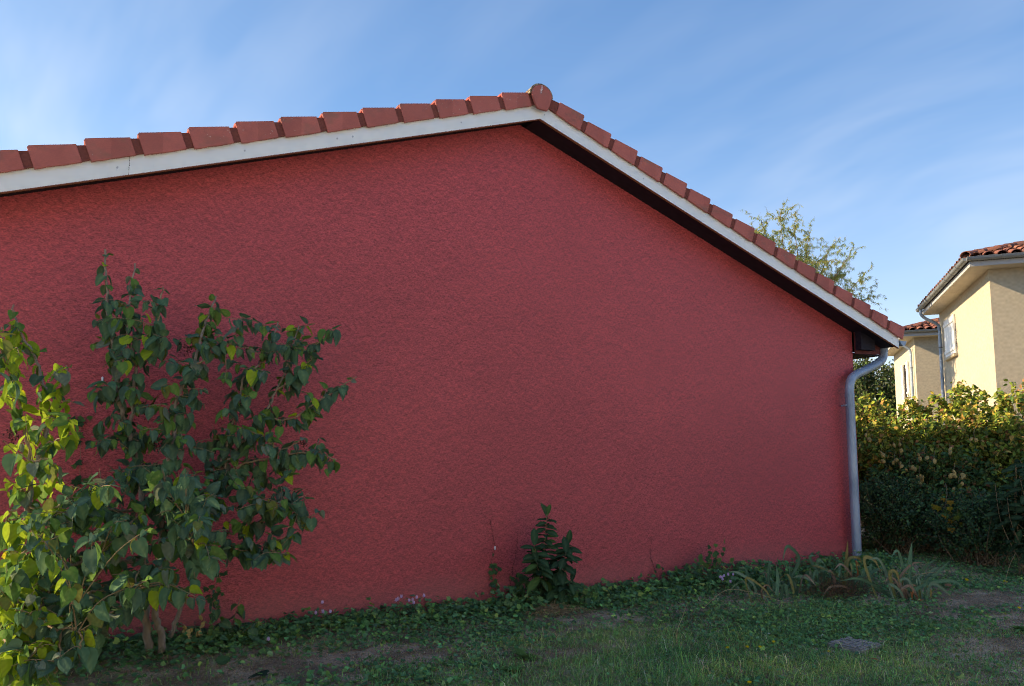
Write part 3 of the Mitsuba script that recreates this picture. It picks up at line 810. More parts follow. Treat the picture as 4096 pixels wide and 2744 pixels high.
LILAC_A = {
    'a': ([(-3.45, -0.42, -0.07), (-3.49, -0.50, 0.30), (-3.52, -0.55, 0.65), (-3.55, -0.60, 1.03), (-3.57, -0.60, 1.27), (-3.67, -0.60, 1.60), (-3.73, -0.58, 1.82), (-3.76, -0.55, 2.07), (-3.82, -0.50, 2.38), (-3.86, -0.45, 2.68), (-3.88, -0.42, 2.96)], [0.03, 0.007]),
    'b': ([(-3.665, -0.60, 1.585), (-3.65, -0.615, 1.82), (-3.64, -0.62, 2.07), (-3.70, -0.60, 2.28), (-3.71, -0.58, 2.55), (-3.68, -0.55, 2.85)], [0.016, 0.005]),
    'c': ([(-3.64, -0.62, 2.07), (-3.56, -0.65, 2.24), (-3.51, -0.65, 2.46), (-3.49, -0.62, 2.68)], [0.01, 0.005]),
    'd': ([(-3.37, -0.45, -0.08), (-3.38, -0.48, 0.12), (-3.44, -0.60, 0.34), (-3.43, -0.75, 0.67), (-3.44, -0.85, 1.13), (-3.38, -0.80, 1.58), (-3.37, -0.75, 1.82), (-3.27, -0.70, 2.09), (-3.20, -0.62, 2.34), (-3.16, -0.55, 2.51), (-3.10, -0.50, 2.67)], [0.028, 0.006]),
    'e': ([(-3.30, -0.30, 0.05), (-3.24, -0.35, 0.27), (-3.12, -0.42, 0.62), (-3.08, -0.50, 0.94), (-3.01, -0.55, 1.42), (-2.97, -0.60, 1.60), (-2.92, -0.65, 1.84), (-2.89, -0.65, 2.03), (-2.75, -0.60, 2.16), (-2.63, -0.55, 2.50)], [0.018, 0.006]),
    'f': ([(-3.07, -0.52, 1.16), (-2.91, -0.60, 1.47), (-2.74, -0.65, 1.72), (-2.65, -0.65, 1.92), (-2.55, -0.60, 2.16), (-2.46, -0.55, 2.48)], [0.014, 0.005]),
    'g': ([(-2.74, -0.65, 1.72), (-2.56, -0.70, 1.70), (-2.37, -0.75, 1.83), (-2.18, -0.80, 1.97), (-2.06, -0.85, 2.05)], [0.009, 0.004]),
    'h': ([(-2.65, -0.65, 1.92), (-2.49, -0.62, 2.07), (-2.38, -0.60, 2.20), (-2.30, -0.60, 2.39)], [0.008, 0.004]),
    'i': ([(-3.07, -0.52, 1.16), (-2.89, -0.60, 1.34), (-2.61, -0.70, 1.42), (-2.39, -0.80, 1.45), (-2.22, -0.90, 1.39)], [0.01, 0.004]),
    'j': ([(-3.09, -0.48, 0.83), (-2.89, -0.60, 0.84), (-2.78, -0.75, 0.89), (-2.63, -0.90, 1.05), (-2.51, -1.00, 0.97)], [0.01, 0.004]),
    'k': ([(-3.12, -0.42, 0.62), (-2.98, -0.60, 0.69), (-2.84, -0.80, 0.72), (-2.69, -0.90, 0.71), (-2.59, -1.00, 0.70)], [0.009, 0.004]),
    'l': ([(-3.55, -0.60, 1.03), (-3.46, -0.90, 1.14), (-3.38, -1.20, 1.11), (-3.32, -1.45, 1.00)], [0.012, 0.005]),
    'm': ([(-3.55, -0.60, 1.03), (-3.60, -0.90, 1.00), (-3.74, -1.30, 0.90), (-3.80, -1.50, 0.85)], [0.012, 0.005]),
    'n': ([(-3.55, -0.60, 1.03), (-3.69, -0.90, 1.05), (-3.84, -1.20, 1.09), (-3.94, -1.40, 1.08)], [0.012, 0.005]),
    'o': ([(-3.52, -0.55, 0.65), (-3.67, -0.70, 0.69), (-3.83, -0.90, 0.73), (-3.98, -1.10, 0.72), (-4.05, -1.30, 0.64), (-4.16, -1.50, 0.63), (-4.25, -1.60, 0.62)], [0.018, 0.006]),
    'p': ([(-3.50, -0.50, 0.42), (-3.72, -1.00, 0.55), (-3.88, -1.50, 0.61), (-3.91, -1.80, 0.61)], [0.012, 0.005]),
    'q': ([(-3.49, -0.50, 0.30), (-3.62, -0.90, 0.43), (-3.73, -1.40, 0.48), (-3.77, -1.60, 0.47)], [0.012, 0.005]),
    'r': ([(-4.05, -1.30, 0.64), (-4.10, -1.60, 0.54), (-4.07, -1.75, 0.50), (-3.99, -1.85, 0.49), (-3.97, -1.90, 0.39), (-3.99, -1.95, 0.29)], [0.011, 0.004]),
    's': ([(-3.99, -1.85, 0.49), (-3.90, -1.90, 0.49), (-3.88, -1.95, 0.45), (-3.88, -1.95, 0.33)], [0.007, 0.004]),
    't': ([(-3.44, -0.60, 0.34), (-3.54, -1.00, 0.56), (-3.59, -1.40, 0.71), (-3.63, -1.60, 0.63)], [0.009, 0.004]),
    'u': ([(-3.43, -0.75, 0.67), (-3.36, -1.10, 0.86), (-3.31, -1.40, 0.93), (-3.28, -1.50, 0.84)], [0.01, 0.004]),
    'v': ([(-3.27, -0.70, 2.09), (-3.11, -0.75, 2.19), (-3.01, -0.80, 2.28), (-2.95, -0.80, 2.49)], [0.008, 0.004]),
    'w': ([(-2.97, -0.60, 1.60), (-2.79, -0.70, 1.59), (-2.63, -0.80, 1.47), (-2.47, -0.90, 1.56)], [0.008, 0.004]),
}
LILAC_B = {
    'a': ([(-4.46, -0.95, 0.01), (-4.41, -1.00, 0.55), (-4.25, -1.05, 0.91), (-4.21, -1.10, 1.11), (-4.21, -1.10, 1.31), (-4.15, -1.10, 1.49), (-4.14, -1.10, 1.69), (-4.18, -1.10, 1.88), (-4.24, -1.05, 2.05), (-4.33, -1.00, 2.23), (-4.37, -1.00, 2.39)], [0.024, 0.005]),
    'b': ([(-4.14, -1.10, 1.67), (-4.07, -1.20, 1.86), (-4.05, -1.25, 1.99)], [0.009, 0.004]),
    'c': ([(-4.21, -1.10, 1.31), (-4.26, -1.15, 1.61), (-4.31, -1.20, 1.84), (-4.37, -1.20, 2.00), (-4.41, -1.15, 2.22)], [0.01, 0.004]),
    'd': ([(-4.15, -1.10, 1.49), (-4.04, -1.30, 1.54), (-3.97, -1.40, 1.59)], [0.008, 0.004]),
    'e': ([(-4.21, -1.10, 1.31), (-4.07, -1.30, 1.37), (-4.18, -1.50, 1.39), (-4.10, -1.55, 1.41)], [0.008, 0.004]),
    'f': ([(-4.25, -1.05, 0.91), (-4.28, -1.40, 1.00), (-4.27, -1.60, 1.12)], [0.009, 0.004]),
    'g': ([(-4.21, -1.10, 1.11), (-4.11, -1.30, 1.09), (-4.03, -1.45, 1.14)], [0.008, 0.004]),
    'h': ([(-4.41, -1.00, 0.55), (-4.27, -1.30, 0.80), (-4.19, -1.50, 0.88), (-4.13, -1.55, 0.95)], [0.01, 0.004]),
    'i': ([(-4.42, -1.00, 0.31), (-4.23, -1.60, 0.58), (-4.18, -1.80, 0.53)], [0.01, 0.004]),
    'j': ([(-4.42, -1.00, 0.31), (-4.22, -1.70, 0.42), (-4.12, -1.90, 0.36)], [0.01, 0.004]),
}

lilac('lilac_shrub', 'large green lilac shrub with bare grey trunks before the red wall', LILAC_A, 21,
      [(P1, 0.35, 1.0, 190, 0.1), (P2, 0.8, 1.7, 136, 0.0), (P2, 1.5, 2.1, 40, 0.0), (P2, 0.5, 1.0, 30, 0.0), (P4, 0.6, 1.1, 42, 0.0)],
      {'dark': 3.4, 'deep': 4, 'mid': 1.9, 'lime': 0.45, 'brown': 0.22, 'yellow': 0.0, 'grey': 0.45},
      {'a': 0.42, 'b': 0.2, 'c': 0.3, 'd': 0.40, 'e': 0.45, 'f': 0.2, 'g': 0.25, 'l': 0.35, 'o': 0.2},
      [(-3.55, -0.62, 1.75, 0.09), (-3.30, -0.6, 2.24, 0.07), (-3.72, -0.5, 2.35, 0.07), (-2.47, -0.85, 1.52, 0.05), (-3.48, -0.66, 1.52, 0.07)])
lilac('lilac_shrub', 'bright yellow green sunlit lilac shrub at the left edge', LILAC_B, 5,
      [(P3, 0.9, 1.7, 60, 0.05), (P3B, 1.3, 2.0, 52, 0.0)],
      {'dark': 0.3, 'deep': 0.9, 'mid': 2.8, 'lime': 4.6, 'brown': 0.5, 'yellow': 0.12, 'grey': 0.7},
      {'a': 0.3, 'thin': 1}, [(-4.10, -1.15, 1.72, 0.07), (-4.32, -1.2, 1.55, 0.06)])

# ---------------------------------------------------------------- cherry laurel sapling in front of the wall
LAUREL = [grid_leaf(0.145, 0.068, ellip, 7, cup=c_, bend=b_, petiole=0.008) for c_, b_ in ((0.3, 0.25), (0.5, 0.1), (0.2, 0.45))]
LPAL = [((0.034, 0.070, 0.038), (0.08, 0.13, 0.07)), ((0.042, 0.09, 0.042), (0.09, 0.15, 0.07)), ((0.075, 0.145, 0.045), (0.12, 0.19, 0.06))]
LAUREL_PLY = [[(mikit.ply(trimesh.Trimesh(V, F, process=False), 'mat_gloss_leaf', True, color=leaf_colors(tt, cc, b, v))) for b, v in LPAL] for V, F, tt, cc in LAUREL]


def laurel_leaf(R, parent, p, o, droop, s, young=0.1):
    ax = unit(o + np.array([0, 0, -droop]))
    M = frames(p[None], ax[None], unit(np.array([[-0.1, -0.55, 1.0]]) + 0.25 * o + R.normal(0, 0.25, 3)), s)[0]
    part_at(parent, 'leaf', LAUREL_PLY[R.integers(3)][2 if R.random() < young else R.integers(2)], M)


R = np.random.default_rng(8)
lt = thing('laurel_sapling', 'young dark green laurel sapling standing in front of the middle of the red wall', 'shrub')
main = spline([(0.03, -0.33, -0.09), (0.035, -0.33, 0.2), (0.02, -0.33, 0.5), (0.05, -0.33, 0.84)], 6)
side1 = spline([(0.035, -0.33, 0.12), (0.14, -0.36, 0.25), (0.23, -0.38, 0.44), (0.25, -0.38, 0.54)], 4)
side2 = spline([(0.035, -0.33, 0.1), (-0.08, -0.42, 0.22), (-0.14, -0.45, 0.40)], 4)
side3 = spline([(0.035, -0.33, 0.08), (0.12, -0.50, 0.14), (0.17, -0.58, 0.22)], 4)
side4 = spline([(0.03, -0.33, 0.22), (-0.09, -0.40, 0.36), (-0.15, -0.42, 0.56)], 4)
side5 = spline([(0.03, -0.33, 0.2), (0.12, -0.46, 0.32), (0.16, -0.5, 0.48)], 4)
for q, r in ((main, [0.009, 0.003]), (side1, [0.005, 0.002]), (side2, [0.005, 0.002]), (side3, [0.004, 0.002]), (side4, [0.004, 0.002]), (side5, [0.004, 0.002])):
    part(lt, 'stem', tube(q, r, 6), 'mat_twig', True)
for q, n, i0 in ((main, 74, 3), (side1, 20, 4), (side2, 18, 4), (side3, 15, 3), (side4, 18, 3), (side5, 16, 3)):
    ang = R.uniform(0, 6)
    for j in range(n):
        f = i0 + (len(q) - 1 - i0) * j / (n - 1)
        i = min(int(f), len(q) - 2)
        p = q[i] + (q[i + 1] - q[i]) * (f - i)
        ang += 2.4 + R.normal(0, 0.2)
        o = np.array([math.cos(ang), math.sin(ang), 0.0])
        h = j / (n - 1)
        if h > 0.96:
            o = o * 0.3 + np.array([0, 0, 1])
        laurel_leaf(R, lt, p, o, R.uniform(-0.3, 0.35) * (1 - 0.6 * h) + (0.6 if h < 0.25 else 0), R.uniform(0.8, 1.2) * (1 - 0.25 * h * (q is main)), 0.12)
scene['mat_deadstalk'] = princ(mikit.proc(lambda p, n, uv: mix((0.07, 0.045, 0.03), (0.17, 0.11, 0.065), noise(p.x * 50, p.y * 50, p.z * 20))), 0.9, 0.1)

# ---------------------------------------------------------------- lawn, weeds and ground cover
def blades(R, P, h, w, lean, color, curl=0.6):
    """one mesh of grass blades at the points P (n,3): 5 vertices, 3 triangles each"""
    n = len(P)
    a = R.uniform(0, 2 * PI, n)
    d = np.stack([np.cos(a), np.sin(a), a * 0], 1)
    s = np.stack([-np.sin(a), np.cos(a), a * 0], 1) * (w / 2)[:, None]
    up = np.array([0, 0, 1.0])
    mid = P + up * (h * 0.55)[:, None] + d * (h * lean * 0.4)[:, None]
    tip = P + up * (h * np.clip(1 - curl * lean * 0.5, 0.15, 1))[:, None] + d * (h * lean)[:, None]
    V = np.stack([P - s, P + s, mid - s * 0.8, mid + s * 0.8, tip], 1).reshape(-1, 3)
    F = (np.array([[0, 1, 3], [0, 3, 2], [2, 3, 4]])[None] + (np.arange(n) * 5)[:, None, None]).reshape(-1, 3)
    return V, F, np.repeat(color, 5, 0)


HEX = np.array([[0, 0, 0]] + [[math.cos(a), math.sin(a), 0.18 if i % 2 else 0.05] for i, a in enumerate(np.arange(6) * PI / 3 + 0.3)])
HEX[1] *= 0.35
HEX_F = np.array([[0, i, i % 6 + 1] for i in range(1, 7)])
IVY_V = np.array([[0, 0, 0.0], [-0.5, 0.12, 0.08], [-0.42, 0.42, 0.0], [-0.62, 0.5, -0.05], [-0.2, 0.62, 0.02], [0, 1.0, -0.12], [0.2, 0.62, 0.02], [0.62, 0.5, -0.05], [0.42, 0.42, 0], [0.5, 0.12, 0.08], [0, 0.45, -0.06]])
IVY_F = np.array([[10, (i + 1) % 10, i] for i in range(10)])


def scatter(R, n, x0, x1, y0, y1):
    p = np.stack([R.uniform(x0, x1, n), R.uniform(y0, y1, n)], 1)
    inside = (p[:, 0] > -UC - 0.0) & (p[:, 0] < UC + 0.02) & (p[:, 1] > -0.012)
    return p[~inside]


def dryness(p):
    """0 lush to 1 bare and strawy"""
    q = np.stack([p[:, 0], p[:, 1], p[:, 0] * 0], 1)
    d = np.zeros(len(p))
    for x, y, rx, ry, k in DRY:
        d = np.maximum(d, k * np.exp(-(((p[:, 0] - x) / rx) ** 2 + ((p[:, 1] - y) / ry) ** 2)))
    return np.clip(d * 1.2 + (meshkit.fbm(q * 1.7, 3, 4) - 0.5) * 0.9, 0, 1)


DRY = [(-2.35, -1.05, 0.74, 0.27, 0.72), (-1.75, -1.35, 0.41, 0.23, 0.64), (-0.75, -1.75, 0.46, 0.16, 0.51), (0.1, -0.75, 0.46, 0.18, 0.68), (4.3, -2.1, 0.64, 0.41, 0.85), (2.6, -3.3, 0.74, 0.45, 0.77), (3.6, -2.9, 0.74, 0.36, 0.77), (3.1, -2.3, 0.46, 0.23, 0.59), (5.2, -2.6, 0.92, 0.54, 0.68), (1.9, -3.7, 0.55, 0.45, 0.51), (1.0, -1.55, 0.46, 0.18, 0.42)]
gr = np.random.default_rng(77)


def on_ground(p, lift=0.0):
    return np.stack([p[:, 0], p[:, 1], ground_z(p[:, 0], p[:, 1]) + lift], 1)


def wallside(p):
    """1 in the weedy strip along the foot of the wall and the hedge, 0 out on the lawn"""
    near = np.where(np.abs(p[:, 0]) < UC + 0.3, -p[:, 1], 9.0)
    return np.clip((0.75 - near + 0.35 * (meshkit.fbm(np.stack([p[:, 0] * 1.3, p[:, 1], p[:, 0] * 0], 1), 2, 8) - 0.5)) / 0.5, 0, 1)


# grass
p = scatter(gr, 150000, -5.6, 8.0, -5.0, 2.6)
p = np.vstack([p, scatter(gr, 90000, -2.2, 3.2, -4.4, -1.2)])
dry, ws = dryness(p), wallside(p)
lush = np.exp(-(((p[:, 0] + 0.1) / 1.6) ** 2 + ((p[:, 1] + 2.6) / 0.9) ** 2))
keep = gr.random(len(p)) < np.clip(1.05 - 0.9 * dry - 0.55 * ws + 0.2 * lush, 0.08, 1)
p, dry, ws, lush = p[keep], dry[keep], ws[keep], lush[keep]
h = gr.gamma(2.6, 0.019, len(p)) * (0.6 + 0.8 * meshkit.fbm(np.stack([p[:, 0] * 4, p[:, 1] * 4, p[:, 0] * 0], 1), 2, 41)) * (0.58 + 0.45 * lush + 0.5 * ws) * (1 - 0.45 * dry)
col = pick(gr, len(p), [(0.153, 0.308, 0.108), (0.196, 0.385, 0.108), (0.265, 0.431, 0.14), (0.376, 0.462, 0.166), (0.613, 0.57, 0.365)], [3, 4, 2.4, 1.0, 0.55], 0.28)
tone = meshkit.fbm(np.stack([p[:, 0] * 2.2, p[:, 1] * 3.0, p[:, 0] * 0], 1), 3, 31)[:, None]
col = col * (0.62 + 0.8 * tone) * (1 + (tone - 0.5) * np.array([0.6, 0.0, -0.3]))
straw = gr.random(len(p)) < dry * 0.75
col[straw] = pick(gr, straw.sum(), [(0.22, 0.17, 0.10), (0.28, 0.22, 0.13), (0.15, 0.11, 0.07)], [1, 1, 1], 0.2)
v, f, c = blades(gr, on_ground(p, -0.004), h, gr.uniform(0.0028, 0.0055, len(p)), gr.uniform(0.25, 1.5, len(p)), col)
put('grass', mikit.ply(trimesh.Trimesh(v, f, process=False), 'mat_grass', False, color=c))
labels['grass'] = {'label': 'uneven green lawn grass with dry patches in front of the red wall', 'category': 'grass', 'kind': 'stuff'}
# dead thatch lying flat in the dry patches
p = scatter(gr, 150000, -4.6, 7.5, -4.8, 1.0)
p = p[gr.random(len(p)) < np.clip(dryness(p) * 1.2 - 0.02, 0.05, 1)]
a = gr.uniform(0, 2 * PI, len(p))
Ls, q = gr.uniform(0.02, 0.07, len(p)), on_ground(p, 0.004)
d = np.stack([np.cos(a), np.sin(a), gr.uniform(-0.05, 0.35, len(p))], 1) * (Ls / 2)[:, None]
s = np.stack([-np.sin(a), np.cos(a), a * 0], 1) * gr.uniform(0.0008, 0.0017, len(p))[:, None]
q[:, 2] += gr.uniform(0, 0.014, len(p))
V = np.stack([q - d - s, q - d + s, q + d + s * 0.5, q + d - s * 0.5], 1).reshape(-1, 3)
F = (np.array([[0, 1, 2], [0, 2, 3]])[None] + (np.arange(len(p)) * 4)[:, None, None]).reshape(-1, 3)
C = np.repeat(pick(gr, len(p), [(0.468, 0.359, 0.227), (0.343, 0.258, 0.156), (0.203, 0.149, 0.094), (0.562, 0.452, 0.312)], [3, 3, 2, 1], 0.2), 4, 0)
put('dead_thatch', mikit.ply(trimesh.Trimesh(V, F, process=False), 'mat_grass', False, color=C))
labels['dead_thatch'] = {'label': 'flat dead straw coloured thatch in the bare patches of the lawn', 'category': 'dry grass', 'kind': 'stuff'}
# round leaved ground cover (clover, ground ivy), thick along the wall and in drifts on the lawn
p = scatter(gr, 150000, -5.4, 7.8, -4.8, 2.4)
q3 = np.stack([p[:, 0] * 0.9, p[:, 1] * 1.2, p[:, 0] * 0], 1)
drift = np.clip((meshkit.fbm(q3, 3, 21) - 0.47) * 5, 0, 1)
patch = np.exp(-(((p[:, 0] - 2.3) / 1.5) ** 2 + ((p[:, 1] + 2.0) / 0.8) ** 2)) + 0.8 * np.exp(-(((p[:, 0] + 1.6) / 1.2) ** 2 + ((p[:, 1] + 0.75) / 0.4) ** 2))
ws, dry = wallside(p), dryness(p)
p = p[gr.random(len(p)) < np.clip(0.13 + 0.55 * drift + 0.7 * patch + 0.85 * ws - 0.35 * np.exp(-(((p[:, 0] + 0.1) / 1.6) ** 2 + ((p[:, 1] + 2.6) / 0.9) ** 2)), 0.03, 1) * np.clip(1.1 - 1.25 * dry, 0.02, 1)]
ws = wallside(p)
n = len(p)
pos = on_ground(p)
pos[:, 2] += gr.uniform(0.008, 0.045, n) + ws * gr.gamma(2.0, 0.022, n)
nm = unit(gr.normal(0, 0.42, (n, 3)) + [0, -0.12, 1.0])
ax = unit(np.cross(nm, gr.normal(0, 1, (n, 3))))
M = frames(pos, ax, nm, gr.uniform(0.010, 0.024, n) * (1 + 0.35 * ws))
parts_ = [stamp(M, HEX, HEX_F, pick(gr, n, [(0.106, 0.233, 0.106), (0.139, 0.297, 0.116), (0.19, 0.36, 0.116), (0.276, 0.423, 0.106)], [3, 3, 1.5, 0.5], 0.22))]
put('ground_cover', mikit.ply(trimesh.Trimesh(*join(parts_)[:2], process=False), 'mat_leaf', False, color=join(parts_)[2]))
labels['ground_cover'] = {'label': 'low round leaved weeds and ground ivy spreading over the lawn and wall foot', 'category': 'ground cover', 'kind': 'stuff'}
# pointed leaves of taller weeds along the wall foot and around the sapling
cl = []
for x0, x1, n, hmax, d0 in ((-3.2, -0.4, 620, 0.12, 0.6), (-0.45, 0.55, 520, 0.22, 0.6), (0.5, 1.9, 560, 0.15, 0.65), (1.7, 3.1, 760, 0.24, 0.75), (2.9, 5.2, 700, 0.22, 0.9), (-5.2, -3.2, 420, 0.13, 0.9)):
    x, y = gr.uniform(x0, x1, n), -0.02 - np.abs(gr.normal(0, d0 * 0.45, n))
    cl.append(np.stack([x, y, ground_z(x, y) + gr.uniform(0.01, 1.0, n) ** 1.3 * hmax], 1))
pos = np.vstack(cl)
n = len(pos)
ax = unit(np.stack([gr.normal(0, 1, n), gr.normal(-0.5, 0.7, n), gr.normal(-0.1, 0.5, n)], 1))
M = frames(pos, ax, unit(gr.normal(0, 0.35, (n, 3)) + [0, -0.35, 1]), gr.uniform(0.035, 0.08, n))
M[:, :3, 0] *= 0.9
parts_ = [stamp(M, IVY_V * [0.9, 1, 1], IVY_F, pick(gr, n, [(0.09, 0.19, 0.095), (0.116, 0.254, 0.101), (0.169, 0.318, 0.106), (0.276, 0.402, 0.095)], [3, 3, 1.4, 0.35], 0.2))]
hs = gr.integers(0, n, 500)
put('weeds', mikit.ply(trimesh.Trimesh(*join(parts_)[:2], process=False), 'mat_leaf', False, color=join(parts_)[2]))
labels['weeds'] = {'label': 'dark leafy weeds and ivy crowding the foot of the red wall', 'category': 'weeds', 'kind': 'stuff'}

# ---------------------------------------------------------------- iris clumps by the downpipe
IRIS_A = [
    ([(2.51, -0.85, 0.01), (2.50, -0.87, 0.18), (2.49, -0.89, 0.32)], 'g'),
    ([(2.46, -1.00, -0.06), (2.47, -1.02, 0.12), (2.43, -1.04, 0.28)], 'g'),
    ([(2.91, -0.80, 0.04), (3.04, -0.82, 0.26), (2.89, -0.84, 0.40), (2.79, -0.86, 0.40), (2.70, -0.88, 0.24)], 'g'),
    ([(2.19, -0.95, 0.07), (1.99, -0.97, 0.20), (1.80, -0.99, 0.25)], 'p'),
    ([(1.98, -1.05, 0.17), (2.22, -1.07, 0.04), (2.31, -1.09, -0.12)], 'y'),
    ([(2.87, -0.85, -0.02), (2.83, -0.87, 0.12), (2.80, -0.89, 0.24)], 'g'),
    ([(3.45, -0.75, 0.00), (3.28, -0.77, 0.25), (3.36, -0.79, 0.28)], 'g'),
    ([(3.19, -0.95, -0.03), (2.92, -0.97, 0.10), (2.72, -0.99, 0.11)], 'p'),
    ([(2.48, -1.10, 0.07), (2.50, -1.12, -0.09)], 'g'),
    ([(3.50, -0.90, 0.06), (3.27, -0.92, 0.17), (3.09, -0.94, 0.20)], 'y'),
    ([(3.37, -0.85, 0.01), (3.28, -0.87, 0.19), (3.31, -0.89, 0.24), (3.39, -0.91, 0.14)], 'g'),
    ([(2.25, -1.00, 0.02), (2.31, -1.02, 0.07), (2.39, -1.04, -0.02)], 'd'),
    ([(3.10, -0.90, -0.02), (3.19, -0.92, 0.14), (3.19, -0.94, 0.05)], 'g'),
    ([(2.92, -0.90, -0.05), (2.84, -0.92, 0.09), (2.76, -0.94, 0.17)], 'g'),
    ([(2.61, -0.80, -0.04), (2.41, -0.82, 0.25)], 'g'),
]
IRIS_M = [
    ([(3.40, -1.10, 0.04), (3.12, -1.12, 0.17), (2.87, -1.14, 0.24)], 'y'),
    ([(4.11, -0.60, 0.10), (4.11, -0.62, 0.21), (4.12, -0.64, 0.40)], 'y'),
    ([(3.65, -1.10, 0.09), (3.60, -1.12, 0.24), (3.65, -1.14, 0.15)], 'o'),
    ([(3.89, -0.80, 0.18), (4.04, -0.82, 0.21), (4.09, -0.84, 0.13)], 'y'),
    ([(3.56, -1.10, 0.06), (3.36, -1.12, 0.22), (3.20, -1.14, 0.17)], 'd'),
    ([(3.48, -1.20, 0.05), (3.76, -1.22, 0.13), (3.99, -1.24, 0.19)], 'g'),
    ([(3.56, -1.20, 0.01), (3.60, -1.22, 0.15), (3.74, -1.24, 0.21)], 'g'),
    ([(3.32, -1.20, -0.01), (3.04, -1.22, 0.02), (2.88, -1.24, -0.06)], 'd'),
]
IRIS_B = [
    ([(3.82, -1.60, 0.11), (3.82, -1.62, 0.32), (3.84, -1.64, 0.50)], 'g'),
    ([(3.81, -1.55, 0.11), (3.72, -1.57, 0.35), (3.63, -1.59, 0.40), (3.51, -1.61, 0.34)], 'g'),
    ([(3.58, -1.50, 0.15), (3.43, -1.52, 0.32), (3.24, -1.54, 0.33)], 'p'),
    ([(3.99, -1.60, -0.00), (4.26, -1.62, 0.12), (4.51, -1.64, 0.25)], 'g'),
    ([(3.62, -1.75, -0.01), (3.81, -1.77, 0.06), (4.12, -1.79, 0.08), (4.32, -1.81, 0.05), (4.48, -1.83, -0.04)], 'g'),
    ([(3.65, -1.70, 0.03), (3.84, -1.72, 0.08), (3.96, -1.74, 0.08)], 'g'),
    ([(4.10, -1.55, -0.02), (4.28, -1.57, 0.14), (4.40, -1.59, 0.18)], 'p'),
    ([(3.88, -1.80, 0.07), (4.04, -1.82, 0.01), (4.20, -1.84, -0.11)], 'p'),
    ([(3.33, -1.70, 0.09), (3.48, -1.72, 0.01), (3.52, -1.74, -0.15)], 'p'),
    ([(3.79, -1.75, 0.06), (3.90, -1.77, -0.00), (3.87, -1.79, -0.13)], 'y'),
    ([(3.56, -1.50, -0.05), (3.13, -1.52, 0.14), (2.75, -1.54, 0.15)], 'g'),
    ([(3.55, -1.80, 0.02), (3.64, -1.82, -0.07), (3.76, -1.84, -0.18)], 'o'),
    ([(3.36, -1.40, 0.29), (3.49, -1.42, 0.30), (3.58, -1.44, 0.16)], 'y'),
    ([(3.49, -1.60, 0.17), (3.57, -1.62, 0.19), (3.59, -1.64, 0.06)], 'y'),
    ([(3.54, -1.70, 0.02), (3.70, -1.72, 0.06), (3.80, -1.74, 0.00)], 'd'),
    ([(3.59, -1.70, 0.02), (3.66, -1.72, -0.10), (3.55, -1.74, -0.12)], 'd'),
    ([(3.64, -1.60, 0.10), (3.84, -1.62, 0.25), (4.02, -1.64, 0.26)], 'd'),
    ([(3.71, -1.55, 0.02), (3.53, -1.57, 0.13), (3.41, -1.59, 0.08)], 'd'),
    ([(3.92, -1.50, -0.01), (4.10, -1.52, 0.08), (4.25, -1.54, 0.21), (4.40, -1.56, 0.26)], 'g'),
    ([(3.66, -1.55, 0.02), (3.61, -1.57, 0.19), (3.51, -1.59, 0.27)], 'g'),
]
IRIS_C = {'g': [(0.10, 0.19, 0.11), (0.13, 0.23, 0.13)], 'p': [(0.17, 0.26, 0.17), (0.21, 0.29, 0.17)], 'y': [(0.20, 0.22, 0.08), (0.33, 0.25, 0.09)], 'd': [(0.24, 0.165, 0.11), (0.34, 0.26, 0.18)], 'o': [(0.48, 0.19, 0.07), (0.45, 0.17, 0.07)]}


def sword(R, path, w, c0, c1):
    P = np.asarray(path)
    t = np.gradient(P, axis=0)
    t = unit(t)
    view = unit(np.array([-0.5, -0.8, 0.45]) + R.normal(0, 0.35, 3))
    s = unit(np.cross(t, view))
    nrm = unit(np.cross(s, t))
    u = np.linspace(0, 1, len(P))
    ww = w * np.clip(0.75 + 0.5 * np.sin(u * PI) - 0.2 * u, 0, 1.1) * np.clip((1 - u) * 4.0, 0.03, 1) ** 0.8
    V = np.stack([P - s * ww[:, None] / 2, P - nrm * (w * 0.10), P + s * ww[:, None] / 2], 1).reshape(-1, 3)
    F = []
    for i in range(len(P) - 1):
        o = 3 * i
        F += [(o, o + 1, o + 4), (o, o + 4, o + 3), (o + 1, o + 2, o + 5), (o + 1, o + 5, o + 4)]
    C = np.array(c0) * (1 - u[:, None]) + np.array(c1) * u[:, None]
    C = C * np.exp(R.normal(0, 0.12, (1, 1)))
    return trimesh.Trimesh(V, F, process=False), np.clip(np.repeat(C, 3, 0) * np.tile([[0.92], [1.1], [0.92]], (len(P), 1)), 0, 0.9)


